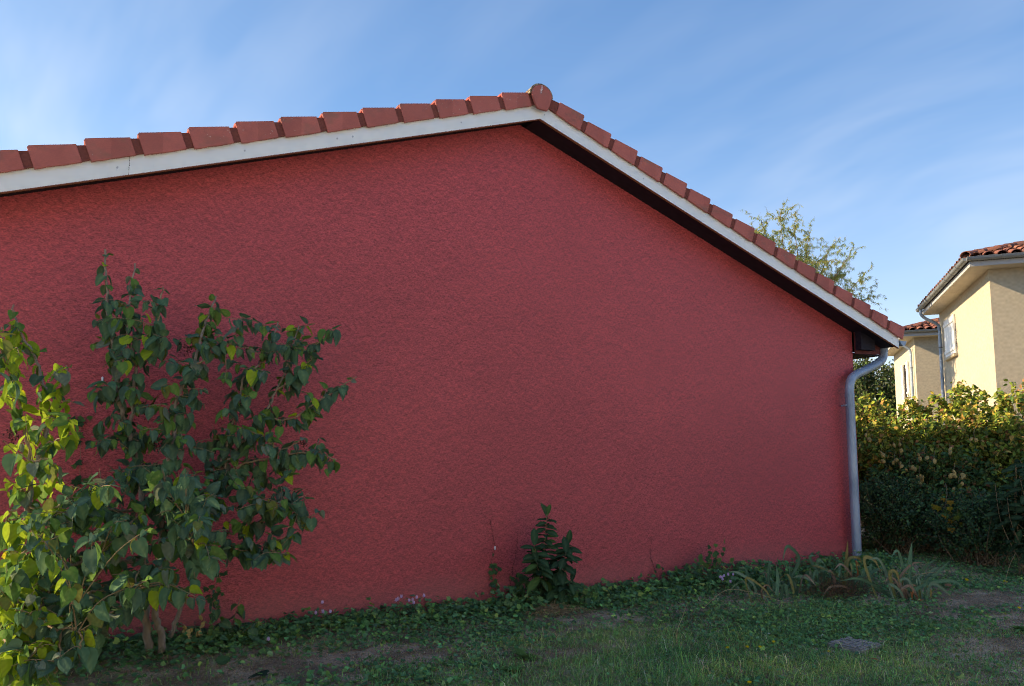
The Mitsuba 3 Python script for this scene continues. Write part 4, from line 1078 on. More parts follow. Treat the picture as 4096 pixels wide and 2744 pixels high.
def iris(label, leaves, base, seed, extra, group=None):
    R = np.random.default_rng(seed)
    t = thing('iris_clump', label, 'iris')
    for pts, c in leaves:
        pts = [np.array(q) for q in pts]
        g = float(ground_z(pts[0][0], pts[0][1]))
        if pts[0][2] > g + 0.03:
            pts = [np.array([pts[0][0] * 0.75 + base[0] * 0.25, pts[0][1] * 0.75 + base[1] * 0.25, g - 0.01])] + pts
        else:
            pts[0][2] = g - 0.01
        path = spline(pts, 6)
        path[:, 2] = np.maximum(path[:, 2], ground_z(path[:, 0], path[:, 1]) + 0.012)
        path[0, 2] -= 0.02
        m, col = sword(R, path, R.uniform(0.026, 0.040) * (0.6 if c == 'd' else 1), *IRIS_C[c])
        part(t, 'leaf', m, 'mat_grass', True, color=col, label='orange dry fallen leaf' if c == 'o' else None)
    for _ in range(extra):
        a, L = R.uniform(0, 2 * PI), R.uniform(0.18, 0.42)
        b = np.array([base[0] + R.normal(0, base[2]), base[1] + R.normal(0, base[3]), 0])
        b[2] = ground_z(b[0], b[1]) - 0.01
        d = np.array([math.cos(a), math.sin(a) * 0.8, 0])
        e = R.uniform(0.1, 1.2)
        path = spline([b, b + d * L * 0.3 * e + [0, 0, L * 0.6], b + d * L * 0.8 * e + [0, 0, L * (0.9 - 0.55 * e)]], 5)
        path[:, 2] = np.maximum(path[:, 2], ground_z(path[:, 0], path[:, 1]) + 0.01)
        c = R.choice(['g', 'g', 'p', 'y', 'd'])
        m, col = sword(R, path, R.uniform(0.018, 0.032), *IRIS_C[c])
        part(t, 'leaf', m, 'mat_grass', True, color=col)
    return t


iris('green iris clump with folded sword leaves against the red wall left of the downpipe', IRIS_A, (2.5, -0.8, 0.35, 0.10), 3, 12)
iris('half withered iris clump with arching yellowish leaves at the downpipe foot', IRIS_M, (3.5, -1.0, 0.3, 0.15), 4, 14)
iris('spreading iris clump with pale green sword leaves and one orange dry leaf', IRIS_B, (3.75, -1.65, 0.16, 0.10), 5, 18)
# brown dead stalks tangled between the irises
R = np.random.default_rng(31)
t = thing('dead_plant', 'tangled brown dead plant between the two iris clumps', 'plant')
ms = []
for _ in range(420):
    b = np.array([3.25 + R.normal(0, 0.20), -1.15 + R.normal(0, 0.14), 0])
    b[2] = ground_z(b[0], b[1])
    top = b + np.array([R.normal(0, 0.10), R.normal(0, 0.08), abs(R.normal(0.12, 0.07))])
    ms.append(tube(spline([b, (b + top) / 2 + R.normal(0, 0.03, 3), top + R.normal(0, 0.02, 3)], 2), [0.002, 0.001], 3, False))
part(t, 'stalks', cat(ms), 'mat_deadstalk', True, kind='stuff')
scene['mat_pod_0'] = princ((0.36, 0.27, 0.10), 0.8, 0.2)
scene['mat_pod_1'] = princ((0.43, 0.33, 0.13), 0.8, 0.2)

# ---------------------------------------------------------------- the mixed hedge right of the house
def shoots(R, base, centre, radii, n, steps=9, low=0.1):
    """curved shoots from the base out to an ellipsoid shell: list of paths"""
    out = []
    for _ in range(n):
        d = unit(R.normal(0, 1, 3))
        d[2] = abs(d[2]) if R.random() < 0.75 else d[2]
        tip = centre + d * radii * R.uniform(0.72, 1.06) ** 0.8
        tip[2] = max(tip[2], low + R.uniform(0, 0.1))
        b = base + np.array([R.normal(0, 0.12), R.normal(0, 0.12), 0])
        mid = b * 0.45 + tip * 0.55 + np.array([0, 0, 0.25 * radii[2]]) * R.uniform(0.1, 0.8) + R.normal(0, 0.06, 3)
        out.append(spline([b, mid, tip], steps // 2))
    return out


def dress(R, paths, per, size, colors, weights, start=0.35, droop=0.5, spread=0.03, jit=0.25, cols=None, narrow=1.0):
    """leaves along the outer part of each shoot; returns (matrices, colours)"""
    P, A = [], []
    for q in paths:
        m = per if np.isscalar(per) else R.integers(*per)
        f = np.sort(R.uniform(start, 1, m)) * (len(q) - 1)
        i = np.minimum(f.astype(int), len(q) - 2)
        p = q[i] + (q[i + 1] - q[i]) * (f - i)[:, None]
        t = unit(q[i + 1] - q[i])
        P.append(p + R.normal(0, spread, p.shape)); A.append(unit(t * 0.5 + R.normal(0, 0.7, p.shape) + [0, 0, -droop]))
    P, A = np.vstack(P), np.vstack(A)
    nm = unit(R.normal(0, 0.5, P.shape) + [-0.15, -0.3, 0.7] + 0.6 * SUN)
    M = frames(P, A, nm, R.uniform(0.65, 1.25, len(P)) * size)
    M[:, :3, 0] *= narrow
    return M, pick(R, len(P), colors, weights, jit)


def shrub(name, label, cat_, base, centre, radii, seed, n, per, size, colors, weights, group=None, bsdf='mat_leaf', leaf=(SIMPLE_V, SIMPLE_F), stem_r=0.008, spikes=0, smooth=False, **k):
    R = np.random.default_rng(seed)
    t = thing(name, label, cat_, group)
    base, centre, radii = (np.array(v, float) for v in (base, centre, radii))
    paths = shoots(R, base, centre, radii, n)
    for _ in range(spikes):     # leaders standing up out of the top
        a, r = R.uniform(0, 2 * PI), R.uniform(0, 0.8)
        b = centre + np.array([math.cos(a) * r * radii[0], math.sin(a) * r * radii[1], radii[2] * math.sqrt(1 - r * r) * 0.8])
        paths.append(spline([b, b + [R.normal(0, 0.04), R.normal(0, 0.04), 0.16], b + [R.normal(0, 0.08), R.normal(0, 0.08), R.uniform(0.25, 0.48)]], 4))
    part(t, 'stems', cat([tube(q, [stem_r, stem_r * 0.25], 4, False) for q in paths[:min(len(paths), 160)]]), 'mat_twig', True, kind='stuff')
    M, C = dress(R, paths, per, size, colors, weights, **k)
    v, f, c = stamp(M, leaf[0], leaf[1], C)
    part(t, 'crown', trimesh.Trimesh(v, f, process=False), bsdf, smooth, None, 'stuff', color=c)
    return t, paths, R


G = -0.09
YELLOWING = ([(0.20, 0.27, 0.055), (0.33, 0.37, 0.06), (0.47, 0.42, 0.09), (0.55, 0.35, 0.10), (0.45, 0.24, 0.11), (0.10, 0.17, 0.055)], [4.2, 3.8, 1.6, 1.0, 0.7, 2.4])
DARKGREEN = ([(0.065, 0.125, 0.07), (0.09, 0.17, 0.075), (0.14, 0.23, 0.08)], [3, 3, 1])
hedge_group = None
for i, (lab, b, c, r, n, sp) in enumerate((
        ('yellow leaved flowering shrub of the hedge nearest the downpipe', (8.1, 2.6), (8.0, 2.5, 1.3), (0.75, 0.85, 1.02), 230, 9),
        ('pale green and orange leaved hedge shrub below the farther cream house', (8.2, 1.3), (8.05, 1.25, 1.28), (0.8, 0.8, 0.95), 230, 10),
        ('tall yellow green shrub of the hedge below the nearer cream house', (8.3, 0.1), (8.1, 0.1, 1.3), (0.8, 0.85, 0.98), 240, 10),
        ('yellowing shrub of the hedge at the right edge of the picture', (8.2, -1.1), (8.1, -1.1, 1.32), (0.85, 0.9, 1.08), 240, 12))):
    shrub('hedge_shrub', lab, 'shrub', (*b, G), c, r, 40 + i, n, (60, 88), 0.082, *YELLOWING, spikes=sp)
t, paths, R = shrub('bladder_senna', 'dark shrub hung with pale yellow seed pods in front of the yellowing hedge', 'shrub', (7.45, 0.3, G), (7.3, 0.2, 0.80), (0.55, 1.25, 0.75), 50, 190, (55, 85), 0.072, [(0.07, 0.14, 0.06), (0.10, 0.18, 0.06), (0.15, 0.21, 0.06), (0.30, 0.25, 0.06), (0.26, 0.15, 0.08)], [3, 3, 1.8, 0.8, 0.5])
pod = trimesh.creation.icosphere(1, 1.0)
pod.apply_scale((0.029, 0.017, 0.040))
pv = np.array(pod.vertices)
pod_plys = [mikit.ply(pod, 'mat_pod_%d' % q, True) for q in range(2)]
for (px_, py_, pz_, m) in [(6.95, 0.73, 1.43, 3), (6.95, 0.43, 1.52, 3), (6.95, 0.29, 1.18, 5), (6.95, 0.66, 0.94, 1), (6.95, 0.56, 0.91, 3), (6.95, 0.14, 1.08, 5), (6.95, -0.38, 1.12, 5), (6.95, -0.69, 1.62, 2), (6.95, -0.15, 0.75, 2), (6.95, -1.02, 0.60, 1), (6.95, -0.10, 1.30, 2), (6.95, -0.44, 0.95, 2), (6.95, 0.98, 1.64, 2), (6.95, 0.04, 1.40, 2), (6.95, 0.52, 1.30, 3), (6.95, -0.33, 1.41, 2)]:
    for _ in range(m):
        q = np.array([px_ - 0.12, py_, pz_]) + R.normal(0, 0.05, 3) * [1, 1.2, 1]
        a = R.uniform(0, PI)
        M = trimesh.transformations.euler_matrix(R.normal(0, 0.4), R.normal(0, 0.4), a)
        M[:3, :3] *= R.uniform(0.85, 1.2)
        M[:3, 3] = q
        part_at(t, 'seed_pod', pod_plys[R.integers(2)], M)
    st = tube(spline([np.array([px_ - 0.02, py_ + 0.05, pz_ + 0.16]), np.array([px_ - 0.1, py_ + 0.02, pz_ + 0.08]), np.array([px_ - 0.12, py_, pz_])], 3), [0.003, 0.0015], 4)
    part(t, 'twig', st, 'mat_twig', True)
for i, (lab, b, c, r, n) in enumerate((
        ('dark small leaved evergreen shrub in deep shade behind the downpipe foot', (7.0, 2.2), (6.9, 2.0, 0.62), (0.6, 1.0, 0.68), 260),
        ('dark small leaved evergreen shrub low in the middle of the hedge', (6.9, 0.6), (6.8, 0.5, 0.52), (0.55, 0.95, 0.60), 280),
        ('dark small leaved evergreen shrub low down beside the laurel', (6.75, -0.75), (6.65, -0.8, 0.45), (0.5, 0.8, 0.52), 260))):
    shrub('dark_shrub', lab, 'shrub', (*b, G), c, r, 60 + i, n, (40, 60), 0.042, *DARKGREEN, bsdf='mat_gloss_leaf', start=0.3, droop=0.2, spread=0.025, narrow=1.15)
# vine maple leaves hanging yellow and green in front of the dark shrubs
R = np.random.default_rng(71)
t = thing('yellow_vine', 'trailing vine with lobed yellow and green leaves low in the hedge', 'vine')
vp = spline([(6.9, -0.2, 1.0), (6.55, -0.42, 0.85), (6.35, -0.5, 0.62), (6.25, -0.72, 0.50)], 6)
part(t, 'stem', tube(vp, [0.004, 0.002], 5), 'mat_twig', True)
for j in range(26):
    p = vp[R.integers(4, len(vp))] + R.normal(0, 0.10, 3)
    M = frames(p[None], unit(np.array([[R.normal(0, 0.5), R.normal(-0.3, 0.4), -1.0]])), unit(np.array([[-0.6, -0.8, 0.5]]) + R.normal(0, 0.3, (1, 3))), R.uniform(0.06, 0.10))
    col = np.array([[0.30, 0.24, 0.03], [0.14, 0.17, 0.03], [0.09, 0.15, 0.04], [0.40, 0.25, 0.04]])[R.integers(4)]
    v, f, c = stamp(M, IVY_V, IVY_F, col[None])
    part(t, 'leaf', trimesh.Trimesh(v, f, process=False), 'mat_thin_leaf', False, color=c)
# cherry laurel at the right edge
R = np.random.default_rng(81)
t = thing('laurel_bush', 'glossy dark laurel bush with long leaves at the right edge', 'shrub')
pp = shoots(R, np.array([6.42, -1.62, G]), np.array([6.36, -1.62, 0.68]), np.array([0.46, 0.50, 0.70]), 46, 9, 0.25)
for q in pp:
    part(t, 'stem', tube(q, [0.006, 0.003], 5), 'mat_twig', True)
rest = []
cand = []
for q in pp:
    ang = R.uniform(0, 6)
    for j in range(13):
        f = (0.45 + 0.55 * j / 12) * (len(q) - 1)
        i = min(int(f), len(q) - 2)
        p, tt_ = q[i] + (q[i + 1] - q[i]) * (f - i), unit(q[i + 1] - q[i])
        a = unit(np.cross(tt_, [0.2, 0.1, 1])); b = np.cross(tt_, a)
        ang += 2.4
        cand.append((p, unit(a * math.cos(ang) + b * math.sin(ang) + tt_ * 0.5 + [0, 0, -0.45]), np.linalg.norm(p - CAM)))
cand.sort(key=lambda q: q[2])
for j, (p, ax, _) in enumerate(cand):
    M = frames(p[None], ax[None], unit(np.array([[-0.25, -0.4, 0.9]]) + R.normal(0, 0.3, (1, 3))), R.uniform(0.75, 1.15))
    if j < 300:
        part_at(t, 'leaf', LAUREL_PLY[R.integers(3)][R.integers(2)], M[0])
    else:
        V, F, tt_, cc = LAUREL[R.integers(3)]
        rest.append(stamp(M, V, F, leaf_colors(tt_, cc, *LPAL[R.integers(2)])))
leafmass(t, 'foliage', rest, 'mat_gloss_leaf')

# ---------------------------------------------------------------- trees behind
# evergreen with pale variegated leaves between the gable and the farther house
t, paths, R = shrub('evergreen_tree', 'dense dark evergreen tree with glinting leaves left of the farther cream house', 'tree', (26.6, 15.0, G), (26.6, 15.0, 3.0), (2.6, 2.6, 3.0), 90, 330, (75, 105), 0.15,
                    [(0.06, 0.09, 0.035), (0.09, 0.12, 0.04), (0.16, 0.18, 0.07), (0.45, 0.46, 0.36)], [4, 3, 1.5, 0.6], bsdf='mat_gloss_leaf', stem_r=0.02, spread=0.10)
part(t, 'trunk', tube([(26.6, 15.0, -0.2), (26.6, 15.0 + 0.05, 3.0)], [0.16, 0.08], 8), 'mat_bark', True)
# corkscrew willow behind the roof
R = np.random.default_rng(95)
t = thing('corkscrew_willow', 'sparse corkscrew willow with twisted twigs behind the right roof slope', 'tree')
part(t, 'trunk', tube(spline([(12.6, 7.0, -0.2), (12.5, 7.05, 2.0), (12.65, 6.95, 3.6), (12.5, 7.0, 4.6)], 5), [0.17, 0.10], 8), 'mat_bark', True)
tw, P, A = [], [], []
for (x, y, z), n in [((10.4, 6.96, 7.24), 16), ((11.47, 7.13, 7.61), 18), ((12.44, 7.35, 8.05), 22), ((11.98, 6.48, 7.35), 22), ((12.87, 6.8, 7.23), 22), ((12.52, 5.85, 6.72), 26), ((13.55, 6.09, 6.65), 22), ((14.44, 6.46, 6.16), 24), ((13.72, 5.74, 5.45), 20), ((13.64, 6.49, 6.27), 24), ((12.13, 6.11, 6.36), 22), ((10.99, 7.04, 7.24), 16), ((12.45, 7.07, 6.96), 20), ((12.59, 5.97, 5.38), 20)]:
    tip0 = np.array([x, y, z])
    root = np.array([12.5, 7.0, 3.8]) + R.normal(0, 0.2, 3)
    limb = spline([root, root * 0.5 + tip0 * 0.5 + [0, 0, 0.3], tip0], 8)
    ph = R.uniform(0, 6)
    u = np.linspace(0, 1, len(limb))
    limb = limb + np.stack([0.07 * np.sin(u * 17 + ph), 0.07 * np.cos(u * 15 + ph), 0.03 * np.sin(u * 21)], 1) * u[:, None]
    part(t, 'branch', tube(limb, [0.035, 0.008], 5), 'mat_twig', True)
    for _ in range(int(n * 1.9)):
        i = R.integers(len(limb) // 3, len(limb))
        d = unit(R.normal(0, 1, 3) * [1, 1, 0.6] + [0, 0, R.choice([0.9, -0.5], p=[0.6, 0.4])])
        L = R.uniform(0.28, 0.72)
        s = np.linspace(0, 1, 14)
        ph, k = R.uniform(0, 6), R.uniform(9, 16)
        side = unit(np.cross(d, [0.3, 0.5, 0.8])); s2 = np.cross(d, side)
        q = limb[i] + d * L * s[:, None] + side * (0.055 * np.sin(s * k + ph) * s)[:, None] + s2 * (0.055 * np.cos(s * k + ph) * s)[:, None]
        q[:, 2] -= 0.25 * L * s ** 2 * (d[2] < 0.4)
        tw.append(tube(q, [0.005, 0.002], 3, False))
        m = R.integers(34, 64)
        j = R.integers(1, 13, m)
        P.append(q[j] + R.normal(0, 0.012, (m, 3)))
        A.append(unit(R.normal(0, 0.55, (m, 3)) + [0, 0, -0.75]))
part(t, 'twigs', cat(tw), 'mat_twig', True, kind='stuff')
P, A = np.vstack(P), np.vstack(A)
M = frames(P, A, unit(R.normal(0, 1, P.shape)), R.uniform(0.055, 0.10, len(P)))
M[:, :3, 0] *= 0.30
v, f, c = stamp(M, SIMPLE_V, SIMPLE_F, pick(R, len(P), [(0.30, 0.36, 0.10), (0.42, 0.44, 0.15), (0.50, 0.45, 0.14), (0.20, 0.27, 0.09)], [3, 3, 1.2, 1.5], 0.2))
part(t, 'crown', trimesh.Trimesh(v, f, process=False), 'mat_thin_leaf', False, None, 'stuff', color=c)

# ---------------------------------------------------------------- small things in the grass and on the wall
R = np.random.default_rng(101)


def colored(parent, name, mesh, c, bsdf='mat_petal', smooth=False):
    return part(parent, name, mesh, bsdf, smooth, color=np.tile(np.array(c, float), (len(mesh.vertices), 1)))


def petal_mesh(L, W, pos, ax, nm):
    V, F, C = stamp(frames(np.array([pos]), np.array([ax], float), np.array([nm], float), L), SIMPLE_V * [W / L / 0.64, 1, 1], SIMPLE_F, np.ones((1, 3)))
    return trimesh.Trimesh(V, F, process=False)


def cyclamen(x, y, h, label, group):
    t = thing('cyclamen', label, 'flower', group)
    z = float(ground_z(x, y))
    top = np.array([x + R.normal(0, 0.012), y + R.normal(0, 0.01), z + h])
    colored(t, 'stem', tube(spline([(x, y, z), (x, y, z + h * 0.6), top + [0.006, 0, 0.006], top], 3), [0.0015, 0.001], 4), (0.16, 0.08, 0.06))
    for k in range(5):
        a = k * 2 * PI / 5 + R.uniform(0, 0.5)
        d = unit(np.array([math.cos(a) * 0.45, math.sin(a) * 0.45, 1.0]))
        colored(t, 'petal', petal_mesh(0.034, 0.021, top, d, [math.cos(a), math.sin(a), -0.3]), np.array([0.74, 0.60, 0.84]) * R.uniform(0.9, 1.1), smooth=True)


for (cx, cy, n, sx, sy, label, group) in (
        (-1.20, -0.20, 9, 0.15, 0.06, 'small pale violet cyclamen flower in the weeds left of the laurel sapling', 'violet cyclamen left of the laurel sapling'),
        (-2.15, -0.30, 4, 0.08, 0.05, 'small pale violet cyclamen flower at the wall foot right of the lilac', 'violet cyclamen beside the lilac'),
        (2.10, -0.62, 7, 0.12, 0.06, 'small whitish violet cyclamen flower left of the iris clumps', 'violet cyclamen left of the irises')):
    for _ in range(n):
        cyclamen(cx + R.normal(0, sx), min(cy + R.normal(0, sy), -0.05), R.uniform(0.15, 0.22), label, group)
cyclamen(-2.64, -0.66, 0.10, 'single pale violet cyclamen flower on the bare soil in front of the lilac trunks', None)


def hawkbit(x, y, h, r, label, group):
    t = thing('yellow_flower', label, 'flower', group)
    z = float(ground_z(x, y))
    top = np.array([x + R.normal(0, 0.01), y, z + h])
    colored(t, 'stem', tube(spline([(x, y, z), (x + 0.004, y, z + h * 0.5), top], 3), [0.0013, 0.001], 4), (0.08, 0.13, 0.04))
    nm = unit(np.array([R.normal(-0.2, 0.2), R.normal(-0.35, 0.2), 1]))
    a1 = unit(np.cross(nm, [0.2, 1, 0.1])); a2 = np.cross(nm, a1)
    ms = [petal_mesh(r * R.uniform(0.9, 1.1), r * 0.42, top + nm * 0.001 * (k % 2), a1 * math.cos(a) + a2 * math.sin(a) + nm * 0.12, nm) for k, a in enumerate(np.arange(13) * 2 * PI / 13)]
    colored(t, 'flower_head', cat(ms), (0.80, 0.62, 0.01))
    c = trimesh.creation.icosphere(1, r * 0.32)
    c.apply_scale((1, 1, 0.5)); c.apply_translation(top + nm * 0.002)
    colored(t, 'centre', c, (0.70, 0.45, 0.01))


for x, y, h, r in ((0.47, -2.31, 0.05, 0.018), (0.59, -2.37, 0.05, 0.016), (0.68, -2.43, 0.05, 0.016), (0.86, -2.39, 0.06, 0.016)):
    hawkbit(x, y, h, r, 'small yellow flower in the grass left of the stone cover', 'yellow flowers in the grass left of the stone cover')
hawkbit(1.06, -2.74, 0.045, 0.015, 'small yellow flower just left of the grey stone cover', None)
hawkbit(-0.04, -2.98, 0.05, 0.017, 'small yellow flower at the bottom edge of the picture', None)
hawkbit(5.2, -1.40, 0.05, 0.022, 'small yellow flower on the lawn in front of the dark hedge foot', None)
hawkbit(5.42, -1.72, 0.05, 0.026, 'small yellow flower near the laurel bush', None)
hawkbit(3.95, -2.62, 0.05, 0.016, 'small yellow flower at the right edge on the dry lawn', None)
for x, y, lab in ((1.69, -2.05, 'tiny white daisy in the weeds behind the stone cover'), (1.42, -2.40, 'tiny white daisy at the back edge of the stone cover'), (1.08, -2.15, 'tiny white daisy in the grass beyond the yellow flowers')):
    t = thing('daisy', lab, 'flower')
    z = float(ground_z(x, y)) + 0.055
    colored(t, 'stem', tube([(x, y, z - 0.055), (x, y, z)], 0.0011, 4), (0.08, 0.13, 0.04))
    colored(t, 'flower_head', cat([petal_mesh(0.011, 0.005, np.array([x, y, z]), [math.cos(a), math.sin(a), 0.2], [0, 0, 1]) for a in np.arange(11) * 2 * PI / 11]), (0.82, 0.82, 0.80))

# grey stone cover with grooves, sunk in the turf
cx, cy, an = 1.47, -2.66, 0.12
t = thing('stone_cover', 'grey grooved stone drain cover sunk in the grass', 'drain cover')
Mx = trimesh.transformations.rotation_matrix(an, [0, 0, 1])
Mx[:3, 3] = (cx, cy, float(ground_z(cx, cy)) + 0.020)
Mx[:3, :3] *= 0.88
sl = bevel_box(-0.17, 0.17, -0.16, 0.16, -0.06, 0.022, 0.006); sl.apply_transform(Mx)
part(t, 'slab', sl, 'mat_stone')
for i in range(6):
    for j in range(6):
        if R.random() < 0.06:
            continue
        x0, y0 = -0.162 + i * 0.0545, -0.152 + j * 0.051
        b = bevel_box(x0 + R.uniform(0.003, 0.006), x0 + 0.0545 - R.uniform(0.003, 0.006), y0 + R.uniform(0.003, 0.006), y0 + 0.051 - R.uniform(0.003, 0.006), 0.0225, 0.034 + R.uniform(-0.003, 0.003), 0.004)
        b.apply_transform(Mx)
        part(t, 'stud', b, 'mat_stone')

# straw raked round the sapling
t = thing('straw_heap', 'heap of pale dead straw round the foot of the laurel sapling', 'straw')
ms = []
for _ in range(700):
    a, rr = R.uniform(0, 2 * PI), abs(R.normal(0, 0.17))
    p = np.array([0.02 + math.cos(a) * rr * 1.25, -0.50 + math.sin(a) * rr * 0.62, 0])
    p[2] = ground_z(p[0], p[1]) + max(0.065 - rr * 0.18, 0.006) * R.uniform(0.4, 1.2)
    d = R.normal(0, 1, 3) * [1, 0.6, 0.22]
    d = unit(d) * R.uniform(0.05, 0.11)
    ms.append(tube(spline([p - d, p + [0, 0, 0.02], p + d], 2), [0.0016, 0.0009], 3, False))
m = cat(ms)
m.vertices[:, 2] = np.maximum(m.vertices[:, 2], ground_z(m.vertices[:, 0], m.vertices[:, 1]) + 0.002)
part(t, 'stalks', m, 'mat_straw', True, kind='stuff')

# ivy climbing the wall: a sprig left of the sapling and a strand behind the lilac
def wall_ivy(label, path, n, size, seed, name='wall_ivy', spread=0.03):
    Q = np.random.default_rng(seed)
    t = thing(name, label, 'ivy')
    q = spline(path, 8)
    part(t, 'stem', tube(q, [0.0028, 0.0014], 4), 'mat_twig', True)
    for j in range(n):
        p = q[Q.integers(0, len(q))] + Q.normal(0, spread, 3) * [1, 0, 1]
        p[1] = -0.02 - abs(Q.normal(0, 0.012)) if name == 'wall_ivy' else p[1] + Q.normal(0, spread)
        c = [(0.05, 0.10, 0.05), (0.07, 0.14, 0.055), (0.11, 0.19, 0.06)][Q.integers(3)]
        v, f, cc = stamp(frames(p[None], unit(np.array([[Q.normal(0, 0.6), -0.15, -0.7 + Q.normal(0, 0.5)]])), unit(np.array([[Q.normal(0, 0.3), -1.0, 0.35]])), Q.uniform(0.7, 1.2) * size), IVY_V, IVY_F, np.array([c]))
        part(t, 'leaf', trimesh.Trimesh(v, f, process=False), 'mat_leaf', False, color=cc)


wall_ivy('short green ivy sprig climbing the red wall left of the laurel sapling', [(-0.30, -0.012, -0.05), (-0.37, -0.012, 0.12), (-0.36, -0.012, 0.26), (-0.40, -0.012, 0.38)], 20, 0.052, 1)
wall_ivy('dark ivy strand climbing the red wall behind the lilac', [(-3.80, -0.012, 0.05), (-3.88, -0.012, 0.5), (-3.95, -0.012, 1.0), (-3.98, -0.012, 1.7)], 60, 0.06, 2)
wall_ivy('dark ivy bush against the red wall just left of the laurel sapling', [(-0.25, -0.06, -0.05), (-0.16, -0.07, 0.05), (-0.10, -0.09, 0.14), (-0.02, -0.1, 0.16)], 70, 0.055, 3, 'ivy_bush', 0.07)
wall_ivy('green weed with heart leaves leaning on the wall left of the irises', [(1.75, -0.12, -0.06), (1.95, -0.2, 0.08), (2.2, -0.25, 0.2), (2.45, -0.25, 0.26)], 90, 0.065, 4, 'heart_leaf_weed', 0.09)
wall_ivy('small grey green weed at the wall foot well left of the irises', [(1.60, -0.05, -0.06), (1.62, -0.06, 0.04), (1.66, -0.06, 0.14)], 40, 0.035, 5, 'grey_weed', 0.05)
wall_ivy('thin vine hanging from the lower right branches of the lilac', [(-2.98, -0.42, 0.72), (-3.0, -0.40, 0.45), (-3.02, -0.36, 0.2), (-2.98, -0.34, 0.02)], 34, 0.045, 6, 'hanging_vine', 0.03)
wall_ivy('yellow green weed sprouting right of the laurel sapling', [(0.30, -0.42, -0.06), (0.36, -0.45, 0.03), (0.42, -0.48, 0.08)], 26, 0.05, 7, 'leafy_weed', 0.05)

# dead runners of old creeper still stuck to the render
for lab, pts in (('thin dark dead creeper runner on the wall between ivy sprig and sapling', [(-0.20, -0.008, 0.0), (-0.17, -0.008, 0.25), (-0.12, -0.008, 0.42), (-0.10, -0.008, 0.62)]),
                 ('thin pale dead creeper stem high above the ivy sprig', [(-0.36, -0.008, 0.52), (-0.39, -0.008, 0.64), (-0.41, -0.008, 0.80)]),
                 ('thin dead creeper stem on the wall above the grey weed', [(1.66, -0.008, 0.15), (1.60, -0.008, 0.30), (1.63, -0.008, 0.48)])):
    t = thing('dead_creeper', lab, 'creeper')
    q = spline(pts, 6) + R.normal(0, 0.006, (6 * (len(pts) - 1) + 1, 3)) * [1, 0.2, 1]
    ms = [tube(q, [0.0022, 0.0012], 4)]
    for _ in range(8):
        i = R.integers(2, len(q))
        ms.append(tube([q[i], q[i] + R.normal(0, 0.022, 3) * [1, 0.1, 1]], 0.0013, 3))
    part(t, 'runner', cat(ms), 'mat_deadhead', True)

# lilac sucker, honesty pods and grass tufts under the lilac
Q = np.random.default_rng(55)
t = thing('lilac_sucker', 'low leafy lilac sucker at the wall right of the lilac trunks', 'shrub')
L = []
for pts in ([(-2.86, -0.25, -0.08), (-2.84, -0.27, 0.12), (-2.80, -0.30, 0.30)], [(-2.86, -0.25, -0.06), (-2.95, -0.26, 0.15), (-3.02, -0.24, 0.36)], [(-2.86, -0.25, -0.06), (-2.74, -0.34, 0.06), (-2.66, -0.38, 0.12)]):
    q = spline(pts, 5)
    part(t, 'stem', tube(q, [0.004, 0.002], 5), 'mat_twig', True)
    twig_leaves(Q, q, 0.05, 0.055, L)
for p, ax, nm, s in L:
    part_at(t, 'leaf', lilac_ply(int(Q.integers(6)), str(Q.choice(['dark', 'deep', 'mid'])))[0], frames(p[None], ax[None], nm[None], s * Q.uniform(0.8, 1.2))[0])
t = thing('honesty_plant', 'dead honesty stalks with pale papery disc pods under the lilac', 'plant')
disc = trimesh.creation.cylinder(1.0, 0.0012, sections=14)
disc.apply_scale((0.017, 0.023, 1))
disc_ply = mikit.ply(disc, 'mat_pod_1')
for pts in ([(-3.10, -0.28, -0.08), (-3.09, -0.29, 0.06), (-3.06, -0.30, 0.16)], [(-3.12, -0.30, -0.08), (-3.15, -0.33, 0.03), (-3.18, -0.36, 0.08)]):
    q = spline(pts, 4)
    part(t, 'stalk', tube(q, 0.0016, 4), 'mat_straw', True)
    for _ in range(9):
        p = q[Q.integers(2, len(q))] + Q.normal(0, 0.028, 3)
        p[2] = max(p[2], -0.03)
        M = trimesh.transformations.euler_matrix(PI / 2 + Q.normal(0, 0.4), Q.normal(0, 0.3), Q.uniform(-1, 1))
        M[:3, 3] = p
        part_at(t, 'pod', disc_ply, M)

# fallen leaves
def fallen(x, y, s, c, label, cat_='leaf', a=None):
    z = float(ground_z(x, y)) + 0.035
    a = R.uniform(0, 6) if a is None else a
    V, F, tt, cc = LILAC_LEAF[R.integers(6)]
    M = frames(np.array([[x, y, z]]), np.array([[math.cos(a), math.sin(a), 0.15]]), np.array([[R.normal(0, 0.3), R.normal(-0.2, 0.3), 1.0]]), s)[0]
    v = V @ M[:3, :3].T + M[:3, 3]
    key = name_for('fallen_leaf')
    put(key, mikit.ply(trimesh.Trimesh(v, F, process=False), 'mat_leaf', True, color=leaf_colors(tt, cc, c, np.array(c) * 1.3)))
    labels[key] = {'label': label, 'category': cat_}


fallen(1.20, -2.97, 0.75, (0.34, 0.13, 0.06), 'curled orange brown fallen leaf in front of the stone cover')
fallen(-2.75, -1.30, 1.3, (0.035, 0.06, 0.04), 'large dark green fallen leaf on the dry lawn at the bottom left')
fallen(-2.10, -0.85, 0.8, (0.15, 0.22, 0.10), 'pale green fallen leaf on the dry lawn right of the lilac')
fallen(-3.05, -0.85, 1.1, (0.06, 0.13, 0.06), 'green fallen leaf lying in front of the lilac trunks')
fallen(0.42, -2.62, 1.0, (0.10, 0.16, 0.12), 'bluish green leaf lying in the grass below the yellow flowers')
fallen(4.6, -1.5, 0.9, (0.30, 0.17, 0.10), 'pale brown fallen leaf on the lawn right of the irises')

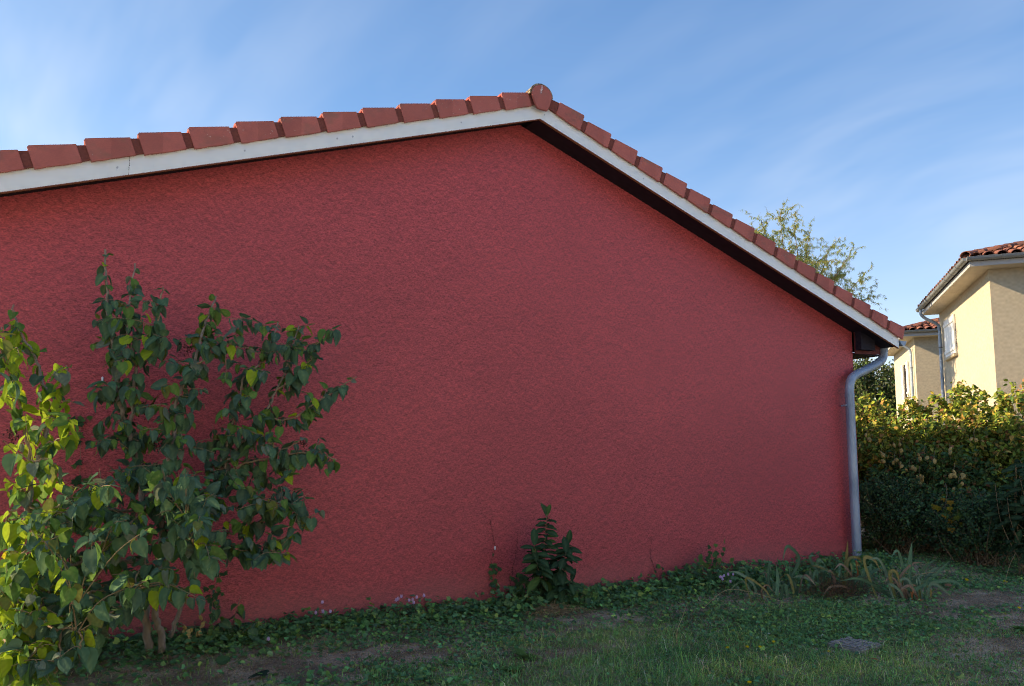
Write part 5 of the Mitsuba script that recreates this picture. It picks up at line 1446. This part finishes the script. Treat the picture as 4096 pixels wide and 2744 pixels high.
# fallen stick and tall seeding grass stems on the lawn
for lab, pts in (('bent pale seeding grass stem standing in the lawn right of the sapling', [(0.18, -2.05, -0.1), (0.18, -2.05, 0.05), (0.25, -2.04, 0.16), (0.32, -2.02, 0.26)]),
                 ('pale bare twig leaning at the foot of the dark hedge', [(5.35, -1.75, -0.06), (5.55, -1.7, 0.10), (5.8, -1.65, 0.24)]),
                 ('long dry grass stalk arching over the weeds left of the irises', [(1.35, -1.1, -0.05), (1.6, -1.15, 0.10), (1.9, -1.2, 0.06), (2.2, -1.35, -0.04)]),
                 ('bleached dry twig lying on the iris leaves', [(3.62, -1.6, 0.05), (3.9, -1.6, 0.12), (4.2, -1.62, 0.14), (4.35, -1.62, 0.10)])):
    t = thing('dry_stalk', lab, 'stalk')
    part(t, 'stem', tube(spline(pts, 6), [0.003, 0.0015], 5), 'mat_straw', True)
# broad leaved weed rosettes in the lawn
for k, (x, y, s, lab) in enumerate(((-1.02, -1.75, 0.13, 'light green sow thistle rosette in the lawn below the sapling'), (-1.25, -1.98, 0.11, 'grey green dandelion rosette near the bottom edge left of the sow thistle'), (2.6, -2.5, 0.10, 'leafy dandelion rosette on the lawn behind the stone cover'), (3.2, -3.0, 0.11, 'leafy dandelion rosette on the dry lawn at the bottom right'))):
    t = thing('weed_rosette', lab, 'weed')
    z = float(ground_z(x, y))
    for j in range(14):
        a = j * 2.4 + R.normal(0, 0.2)
        v, f, cc = stamp(frames(np.array([[x, y, z]]), unit(np.array([[math.cos(a), math.sin(a), R.uniform(0.2, 1.0)]])), np.array([[-math.cos(a) * 0.5, -math.sin(a) * 0.5, 1]]), s * R.uniform(0.6, 1.1)), SIMPLE_V * [0.8, 1, 1], SIMPLE_F, np.array([[0.11, 0.21, 0.06]]) * R.uniform(0.7, 1.2))
        part(t, 'leaf', trimesh.Trimesh(v, f, process=False), 'mat_leaf', True, color=cc)
# two tiny pale cocoons and dark seeds caught on the render
for x, z, lab in ((-3.85, 2.02, 'small white cocoon on the wall above the lilac at left'), (-0.36, 0.50, 'small pale cocoon on the wall above the ivy sprig')):
    t = put(name_for('cocoon'), mikit.ply(trimesh.creation.capsule(0.022, 0.008, count=[8, 8], transform=trimesh.transformations.translation_matrix((x, -0.008, z))), 'mat_white', True))
    labels[t] = {'label': lab, 'category': 'cocoon'}
